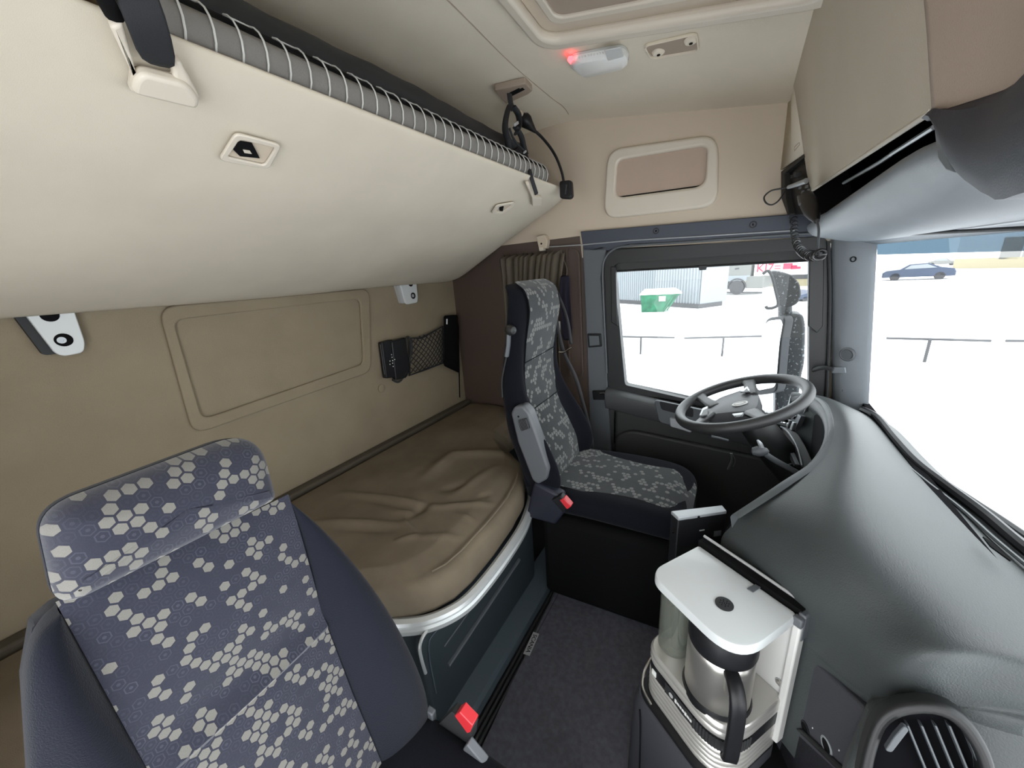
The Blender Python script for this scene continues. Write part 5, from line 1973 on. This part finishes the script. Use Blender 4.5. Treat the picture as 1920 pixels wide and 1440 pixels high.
# white upright wall behind the jug
b = B()
b.slab([K(.0, .0, .728), K(KL, .0, .728), K(KL, .0, .40), K(.0, .0, .40)], -kv*.010)
b.build('white_wall', 'warm_white', cm)
b = B()
b.slab([K(KL-.004, -.016, .735), K(KL+.012, -.016, .735), K(KL+.012, -.016, .385), K(KL-.004, -.016, .385)], kv*.026)
po = b.build('upright_post', 'warm_white', cm, bevel=.004)
b = B()
b.slab([K(KL-.0, -.020, .757), K(KL+.014, -.020, .757), K(KL+.014, -.020, .690), K(KL-.0, -.020, .690)], kv*.022)
b.slab([K(KL-.004, .0, .752), K(KL+.014, .0, .752), K(KL+.014, .0, .730), K(KL-.004, .0, .730)], kv*.014)
b.build('corner_clip', 'armrest_grey', po, bevel=.003)
o = Pn(1462, 1280, kv, K(0, .0005, .5))
s = B().lathe([(.008, 0), (.008, .002), (.005, .003), (.0005, .002)], o, kv, 18).build('wall_screw', 'steel', cm)
B().lathe([(.010, 0), (.010, .0008), (.008, .0009)], o, kv, 18, cap=(True, False)).build('screw_washer', 'tag_grey', s)


# ribbed base: rounded plan, horizontal ribs, dark band
def plan(d, z):
    return rpoly([K(-.004-d, -.0, z), K(KL+.002+d*.3, -.0, z), K(KL+.002+d*.3, KD*.98+d, z), K(-.004-d, KD*.9+d, z)], [.006, .006, .085, .05], 10)


def band(name, z0, z1, ribs, m, amp=.003, parent=None, cap=(True, True)):
    b = B()
    rg = []
    n = ribs*6
    for i in range(n+1):
        t = i/n
        rg.append(plan(amp*abs(math.sin(PI*ribs*t))**.6, lerp(z0, z1, t)))
    b.loft(rg, cap=cap)
    return b.build(name, m, parent or cm, angle=50)


band('lower_ribs', .365, .440, 5, 'ribbed_silver')
bb = band('dark_band', .440, .478, 1, 'black_plastic', .0015)
band('upper_ribs', .478, .515, 2, 'ribbed_silver')
b = B()
pl2 = plan(.0, .515)
cc2 = sum(pl2, V((0, 0, 0)))/len(pl2)
b.loft([pl2, [cc2+(p-cc2)*.985+V((0, 0, .003)) for p in pl2], [cc2+(p-cc2)*.9+V((0, 0, .003)) for p in pl2]])
b.build('base_top', 'ribbed_silver', cm)
# band lettering, indicator square and the grooved corner
f0_, f1_ = K(-.004, KD*.9+.0025, .459), K(KL, KD*.98+.0025, .459)
fu = (f1_-f0_).normalized()
fnv = fu.cross(V((0, 0, 1)))
if fnv.dot(kv) < 0:
    fnv = -fnv
wd = f0_.lerp(f1_, .16)
B().box(wd+fnv*.0008, (.013, .002, .016), Matrix((fu, fnv, V((0, 0, 1)))).transposed()).build('band_window', 'label_white', bb)
lg = f0_.lerp(f1_, .40)+fnv*.0012
B().lathe([(.006, 0), (.006, .001), (.0005, .001)], lg, fnv, 18).build('band_emblem', 'tag_grey', bb)
b = B()
for k, (w, h) in enumerate(((.005, .010), (.006, .006), (.005, .006), (.006, .006), (.005, .009), (.006, .006), (.005, .006))):
    b.box(lg+fu*(.014+.0072*k), (w, .0012, h), Matrix((fu, fnv, V((0, 0, 1)))).transposed())
b.build('band_lettering', 'label_white', bb)
arc = plan(.0016, .459)[22:34]
fl_ = []
for p, p2 in zip(arc, arc[1:]):
    for t in (0, .25, .5, .75):
        fl_.append(p.lerp(p2, t))
ac = sum(fl_, V((0, 0, 0)))/len(fl_)
kc_ = K(KL*.6, KD*.4, .459)
fl_ = [p+(p-kc_).normalized()*(.0016 if (i_//1) % 2 else 0) for i_, p in enumerate(fl_)]
b = B()
b.grid([[p+V((0, 0, -.016)) for p in fl_], [p+V((0, 0, .016)) for p in fl_]])
b.build('grip_strip', 'rubber', bb, smooth=False)
# chromed bracket line round the left foot
B().tube(spline([K(-.012, .05, .49), K(-.013, .10, .455), K(-.010, .15, .42), K(.01, .185, .395), K(.05, .195, .385)], 6), .003, 8).build('foot_wire', 'chrome', cm)
# water tank
tk = thing('water_tank', 'clear plastic water tank standing on the coffee maker base under the white lid', 'tank', K(.045, .105, .515))
o = K(.036, .110, .518)
B().lathe([(.036, 0), (.038, .004), (.038, .207), (.0355, .207), (.0355, .006), (.0005, .005)], o, (0, 0, 1), 40).build('tank_wall', 'tank_clear', tk)
B().lathe([(.013, .006), (.012, .10), (.012, .205), (.0005, .205)], o+ku*.006, (0, 0, 1), 20).build('inner_tube', 'tank_clear', tk)
# thermos jug
o = K(KL*.655, .108, .500)
jug = thing('thermos_jug', 'stainless steel thermos jug with black lid and handle in the coffee maker', 'jug', o)
r = .066
B().lathe([(r*.93, .0), (r, .006), (r, .120), (r*.985, .136), (r*.93, .140)], o+V((0, 0, .020)), (0, 0, 1), 56).build('jug_body', 'steel', jug)
B().lathe([(r*1.06, 0), (r*1.08, .010), (r*1.02, .024), (r*.9, .024)], o+V((0, 0, .004)), (0, 0, 1), 48).build('jug_foot', 'black_plastic', jug)
B().lathe([(r*.99, .158), (r*1.02, .166), (r*1.0, .205), (r*.9, .222), (.0005, .222)], o, (0, 0, 1), 48).build('jug_lid', 'black_plastic', jug)
hd_ = (ku*.80+kv*.65).normalized()
hs_ = hd_.cross(V((0, 0, 1)))
path = [(.058, .150), (.085, .152), (.104, .140), (.112, .115), (.114, .07), (.113, .02), (.110, -.02), (.100, -.035)]
rings = []
pp = spline([o+hd_*a+V((0, 0, c)) for a, c in path], 5)
for i, p in enumerate(pp):
    t = (pp[min(i+1, len(pp)-1)]-pp[max(i-1, 0)]).normalized()
    nn_ = t.cross(hs_).normalized()
    rings.append([p+hs_*sx*.014+nn_*sy*.007 for sx, sy in ((1, .5), (.8, 1), (-.8, 1), (-1, .5), (-1, -.5), (-.8, -1), (.8, -1), (1, -.5))])
B().loft(rings).build('jug_handle', 'black_plastic', jug, angle=60)
B().box(o+hd_*.069+V((0, 0, .128)), (.02, .022, .05), Matrix((hd_, hs_, V((0, 0, 1)))).transposed()).build('handle_collar', 'steel', jug, bevel=.006)
# grey pedestal the machine stands on
pd = thing('pedestal', 'dark grey moulded console the coffee maker stands on', 'console', K(KL/2, KD/2, 0))


def pplan(d, z):
    return rpoly([K(-.010-d, -.02, z), K(KL+.0, -.02, z), K(KL+.0, KD+d, z), K(-.010-d, KD*.95+d, z)], [.02, .02, .07, .06], 8)


B().loft([pplan(.03, .0), pplan(.026, .20), pplan(.02, .33), pplan(.014, .350), pplan(.0, .355)]).build('pedestal_body', 'grey_plastic' if False else 'dash_facet', pd, angle=50)
B().loft([pplan(.008, .350), pplan(.012, .356), pplan(.010, .363), pplan(-.004, .365)]).build('pedestal_rim', 'black_plastic', pd)
B().tube(spline([K(.02, KD*.95+.026, .33), K(.03, KD*.95+.032, .29), K(.035, KD*.95+.034, .2), K(.04, KD*.95+.036, .05)], 5), .002, 6).build('pedestal_seam', 'black_matte', pd)

# ================================================================== OUTDOORS
GZ = -1.30
struct(B().slab([(-60, -60, GZ), (90, -60, GZ), (90, 120, GZ), (-60, 120, GZ)], (0, 0, -.2)).build('ground', 'snow'))


def Pg(px, py):
    return P(px, py, 'Z', GZ)


# mirrors on the driver's door
MY = 2.25
mr = thing('door_mirror', 'tall black door mirror with pale glass outside the side window', 'mirror', P(1470, 760, 'Y', MY))
q = [P(1462, 594, 'Y', MY), P(1490, 588, 'Y', MY), P(1506, 590, 'Y', MY), P(1511, 610, 'Y', MY), P(1509, 680, 'Y', MY), P(1500, 720, 'Y', MY), P(1498, 780, 'Y', MY), P(1452, 790, 'Y', MY), P(1454, 720, 'Y', MY)]
B().slab(rpoly(q, .03), (0, .14, 0)).build('mirror_housing', 'speckled_housing', mr, bevel=.03, seg=3)
MN = V((-.80, -.60, .02)).normalized()
M0 = P(1452, 660, 'Y', MY-.04)


def Pm(px, py, off=0.0):
    return Pn(px, py, MN, M0+MN*off)


q = [Pm(1437, 596), Pm(1467, 592), Pm(1471, 600), Pm(1464, 640), Pm(1456, 735), Pm(1417, 742), Pm(1424, 640)]
pq = rpoly(q, .03)
fr = B().slab(pq, -MN*.05).build('mirror_frame', 'mirror_housing', mr, bevel=.006)
cq = sum(pq, V((0, 0, 0)))/len(pq)
B().slab([cq+(p-cq)*.89+MN*.003 for p in pq], -MN*.002).build('mirror_glass', 'mirror_glass', mr, smooth=False)
wm = thing('wide_angle_mirror', 'smaller dark wide-angle mirror above the tall door mirror', 'mirror', P(1475, 590, 'Y', MY))
q = [P(1444, 508, 'Y', MY), P(1460, 508, 'Y', MY), P(1485, 515, 'Y', MY), P(1500, 532, 'Y', MY), P(1503, 556, 'Y', MY), P(1494, 572, 'Y', MY), P(1474, 577, 'Y', MY), P(1460, 574, 'Y', MY), P(1455, 548, 'Y', MY)]
B().slab(rpoly(q, .02), (0, .12, 0)).build('mirror_housing', 'speckled_housing', wm, bevel=.03, seg=3)
B().tube(spline([P(px, py, 'Y', MY-.01) for px, py in ((1430, 514), (1440, 508), (1448, 520), (1455, 548), (1459, 570), (1450, 577), (1439, 578), (1436, 574))], 5), .007, 8).build('mirror_rim', 'mirror_housing', wm)
B().tube([P(1472, 572, 'Y', MY+.06), P(1472, 596, 'Y', MY+.06)], .03, 10).build('mirror_stem', 'speckled_housing', wm)

# corrugated container
g0, g1 = Pg(1120, 566), Pg(1309, 579)
cu_ = (g1-g0)
Lc = cu_.length
cu_.normalize()
back = V((-cu_.y, cu_.x, 0))
if back.dot(g0-CAM) < 0:
    back = -back
cont = thing('shipping_container', 'grey corrugated container standing on the snow behind the green skip', 'container', g0)
b = B()
rings = []
n = 46
for k in range(n*4+1):
    s = Lc*k/(n*4)
    d = (0, .08, .08, 0)[k % 4]
    p = g0+cu_*s+back*d
    rings.append([p+V((0, 0, .25)), p+V((0, 0, 3.2))])
b.grid(rings)
b.build('corrugated_wall', 'container_blue', cont, smooth=False)
B().slab([g0+V((0, 0, .25))+back*.1, g1+V((0, 0, .25))+back*.1, g1+V((0, 0, 3.2))+back*.1, g0+V((0, 0, 3.2))+back*.1], back*2.2).build('container_body', 'container_blue', cont)
B().slab([g0, g1, g1+V((0, 0, .28)), g0+V((0, 0, .28))], back*2.0).build('container_base', 'outdoor_grey', cont)
pp_ = Pg(1288, 577)
B().tube([pp_-back*.03, pp_-back*.03+V((0, 0, 3.2))], .055, 8).build('down_pipe', 'outdoor_dark', cont)
# green skip
s0, s1 = Pg(1203, 586), Pg(1245, 585)
su = (s1-s0).normalized()
sbk = V((-su.y, su.x, 0))
if sbk.dot(s0-CAM) < 0:
    sbk = -sbk
Ls = (s1-s0).length
h = Ls*.82
skip = thing('rubbish_skip', 'green metal skip with a white cover in front of the grey container', 'skip', s0)
b = B()
def sk(z0, w0, w1, dy):
    return [s0+su*w0+sbk*dy+V((0, 0, z0)), s0+su*w1+sbk*dy+V((0, 0, z0)), s0+su*w1+sbk*(Ls*.9-dy)+V((0, 0, z0)), s0+su*w0+sbk*(Ls*.9-dy)+V((0, 0, z0))]
b.loft([sk(0, .0, Ls, .05), sk(h*.75, -.06*Ls, Ls*1.45, 0), sk(h, -.08*Ls, Ls*1.68, 0)])
b.build('skip_body', 'green_paint', skip, smooth=False)
b = B()
b.loft([sk(h, -.10*Ls, Ls*1.72, -.03), sk(h*1.06, -.10*Ls, Ls*1.72, -.03), sk(h*1.28, .08*Ls, Ls*1.45, .25)])
b.build('skip_cover', 'snow', skip, smooth=False)
o = s0+su*Ls*.75+V((0, 0, h*.62))-sbk*.03
B().slab([o, o+su*.35, o+su*.35+V((0, 0, .28)), o+V((0, 0, .28))], -sbk*.01).build('skip_label', 'label_white', skip)
b = B()
for k in range(2):
    b.tube([s0+su*Ls*(1.0+.12*k)+V((0, 0, .1))-sbk*.03, s0+su*Ls*(1.38+.16*k)+V((0, 0, h*.9))-sbk*.03], .04, 6)
b.build('skip_rib', 'green_paint', skip)


def frame_on(px0, py0, px1, py1):
    a, c = Pg(px0, py0), Pg(px1, py1)
    u = (c-a)
    L = u.length
    u.normalize()
    w = V((-u.y, u.x, 0))
    if w.dot(a-CAM) < 0:
        w = -w
    return a, u, w, L


def wheel(o, ax, r, w, parent, rimm='tag_grey'):
    t = B().lathe([(r*.55, -w/2), (r*.95, -w/2), (r, -w*.3), (r, w*.3), (r*.95, w/2), (r*.55, w/2)], o, ax, 28).build('wheel', 'outdoor_grey', parent)
    B().lathe([(r*.6, -w*.35), (r*.5, -w*.5), (r*.25, -w*.4), (.01, -w*.45)], o, ax, 20).build('wheel_hub', rimm, t)


# parked lorry
a, u, w, L = frame_on(1337, 553, 1428, 553)
tk_ = thing('lorry', 'pale parked lorry seen side-on through the side window beyond the skip', 'lorry', a)
H = L*.98


def X3(s, z, d=0.0):
    return a+u*L*s+V((0, 0, L*z))+w*d


b = B()
b.slab([X3(.06, .33), X3(.74, .33), X3(.74, 1.0), X3(.16, 1.0), X3(.08, .75)], w*2.3)
b.build('cab', 'truck_white', tk_, bevel=.04)
B().slab([X3(.02, .12), X3(.30, .12), X3(.30, .36), X3(.06, .36)], w*2.3).build('front_bumper', 'container_blue', tk_, bevel=.04)
B().slab([X3(.10, .30, -.02), X3(.74, .30, -.02), X3(.74, .42, -.02), X3(.08, .42, -.02)], w*.3).build('lower_body', 'container_blue', tk_)
B().slab([X3(.17, .76, -.01), X3(.45, .76, -.01), X3(.45, .95, -.01), X3(.20, .95, -.01)], w*.02).build('cab_window', 'outdoor_grey', tk_)
B().slab([X3(.42, .55, -.02), X3(.50, .56, -.02), X3(.50, .59, -.02), X3(.42, .58, -.02)], w*.02).build('cab_handle', 'outdoor_dark', tk_)
B().slab([X3(.66, .14, -.02), X3(1.0, .14, -.02), X3(1.0, .40, -.02), X3(.66, .40, -.02)], w*2.0).build('side_tank', 'truck_white', tk_, bevel=.05)
B().tube([X3(.05, .06), X3(1.0, .05)], .06, 6).build('skirt', 'outdoor_grey', tk_)
b = B()
b.tube([X3(.49, .165, -.03)+u*(L*.185*math.cos(k*PI/10))+V((0, 0, L*.185*math.sin(k*PI/10))) for k in range(11)], .05, 6)
b.build('wheel_arch', 'outdoor_grey', tk_)
wheel(X3(.49, .165, .1), -w, L*.155, .3, tk_)
# trailer box behind it with red lettering
a2_, c2_ = X3(.76, .42, .0), X3(3.0, .42, .0)
B().slab([X3(.80, .40, .05), X3(2.6, .40, .05), X3(2.6, 1.6, .05), X3(.80, 1.6, .05)], w*2.3).build('trailer_box', 'snow', tk_)
o = Pn(1428, 502, w, a)
sz = abs((Pn(1428, 492, w, a)-Pn(1428, 513, w, a)).z)
text_mesh('trailer_lettering', 'KI7=', sz*1.0, Pn(1441, 503, w, a), u, (0, 0, 1), 'red_mark', tk_, depth=.03)
for (px, py, r_) in ((1477, 499, .26), (1489, 501, .17), (1498, 502, .10)):
    o = Pn(px, py, w, a-w*.02)
    B().slab([o+u*r_*k1+V((0, 0, r_*k2*.75)) for k1, k2 in ((-1, -1), (1, -1), (1, 1), (-1, 1))], -w*.03).build('red_square', 'red_mark', tk_)


def car(name, label, x0, y0, x1, y1, m, face=1):
    a, u, w, L = frame_on(x0, y0, x1, y1)
    t = thing(name, label, 'car', a)
    h = L*.30

    def C(s, z, d=0.0):
        return a+u*L*s+V((0, 0, L*z))+w*d
    prof = [(.0, .06), (.0, .15), (.05, .19), (.24, .21), (.36, .30), (.62, .315), (.80, .23), (.97, .20), (1.0, .14), (1.0, .06)]
    if face < 0:
        prof = [(1-s, z) for s, z in prof][::-1]
    B().slab([C(s, z) for s, z in prof], w*1.7).build('body', m, t, bevel=.06, seg=3)
    wq = [(.30, .215), (.38, .285), (.60, .298), (.74, .225)]
    if face < 0:
        wq = [(1-s, z) for s, z in wq]
    B().slab([C(s, z, -.01) for s, z in wq], w*.02).build('side_window', 'container_blue', t)
    for s in (.19, .80):
        wheel(C(s, .07, .1), -w, L*.075, .2, t)
    return t


car('car', 'dark blue saloon car parked on the snow seen through the windscreen', 1652, 527, 1790, 523, 'car_blue')
car('car', 'white and dark car parked behind the dark blue saloon', 1736, 499, 1795, 497, 'truck_white', -1)
car('car', 'dark car half hidden behind the wide-angle mirror', 1497, 566, 1560, 562, 'car_blue', -1)
# low building behind the lot
a, u, w, L = frame_on(1786, 504, 1960, 502)
bd_ = thing('building', 'pale low building with a yellowish plinth and grey windows beyond the windscreen', 'building', a)
B().slab([a-u*0, a+u*30, a+u*30+V((0, 0, 6)), a+V((0, 0, 6))], w*6).build('wall', 'snow', bd_)
B().slab([a-w*.05, a+u*30-w*.05, a+u*30-w*.05+V((0, 0, 1.0)), a-w*.05+V((0, 0, 1.0))], w*.05).build('plinth', 'yellow_wall', bd_)
for s0_, s1_ in ((1872, 1910), (1914, 1960)):
    p0_, p1_ = Pn(s0_, 486, w, a-w*.05), Pn(s1_, 486, w, a-w*.05)
    B().slab([p0_, p1_, p1_+V((0, 0, 2.0)), p0_+V((0, 0, 2.0))], w*.06).build('window', 'truck_white', bd_)
# yellow building behind the lorry
a, u, w, L = frame_on(1306, 540, 1420, 538)
by = thing('building', 'yellowish building far behind the parked lorry', 'building', a)
B().slab([a-u*2, a+u*12, a+u*12+V((0, 0, 5)), a-u*2+V((0, 0, 5))], w*5).build('wall', 'yellow_wall', by)
B().slab([a-u*1-w*.03+V((0, 0, .6)), a+u*12-w*.03+V((0, 0, .6)), a+u*12-w*.03+V((0, 0, 1.5)), a-u*1-w*.03+V((0, 0, 1.5))], w*.04).build('dark_opening', 'outdoor_grey', by)


# parking rails
def rail(label, pts, posts, drop):
    t = thing('parking_rail', label, 'rail', Pg(*posts[0]), 'low parking rails on the snow')
    ups = []
    for (px, py) in pts:
        g = P(px, py, 'Z', GZ+.55)
        ups.append(g)
    B().tube(ups, .030, 6).build('rail_bar', 'outdoor_grey', t)
    for (px, py) in posts:
        g = P(px, py, 'Z', GZ+.55)
        B().tube([g, g+V((0, 0, -.60))], .032, 6).build('rail_post', 'outdoor_grey', t)


rail('low grey parking rail left of the gap seen through the side window', [(1150, 631), (1265, 633)], [(1202, 632)], 1)
rail('low grey parking rail beside the tall door mirror', [(1283, 634), (1480, 629)], [(1357, 633)], 1)
rail('low grey parking rail seen through the windscreen', [(1662, 634), (1858, 639)], [(1744, 637)], 1)
rail('short end of a parking rail at the edge of the windscreen', [(1886, 639), (2000, 640)], [(1960, 640)], 1)

# windscreen wiper parked along the foot of the windscreen
wp_ = thing('windscreen_wiper', 'black windscreen wiper parked outside along the foot of the windscreen', 'wiper', P(1880, 990, 'X', .68))
b = B()
b.tube(spline([P(1770, 905, 'X', .66), P(1830, 945, 'X', .67), P(1890, 985, 'X', .68), P(1990, 1055, 'X', .69)], 5), .012, 8)
b.build('wiper_arm', 'rubber', wp_)
B().tube(spline([P(1800, 935, 'X', .65), P(1860, 985, 'X', .655), P(1930, 1045, 'X', .66), P(2000, 1105, 'X', .665)], 5), .009, 6).build('wiper_blade', 'black_matte', wp_)
for t in (.3, .6):
    a_, c_ = P(1800+200*t, 935+170*t, 'X', .655), P(1815+190*t, 930+150*t, 'X', .675)
    B().tube([a_, c_], .006, 6).build('wiper_bracket', 'rubber', wp_)
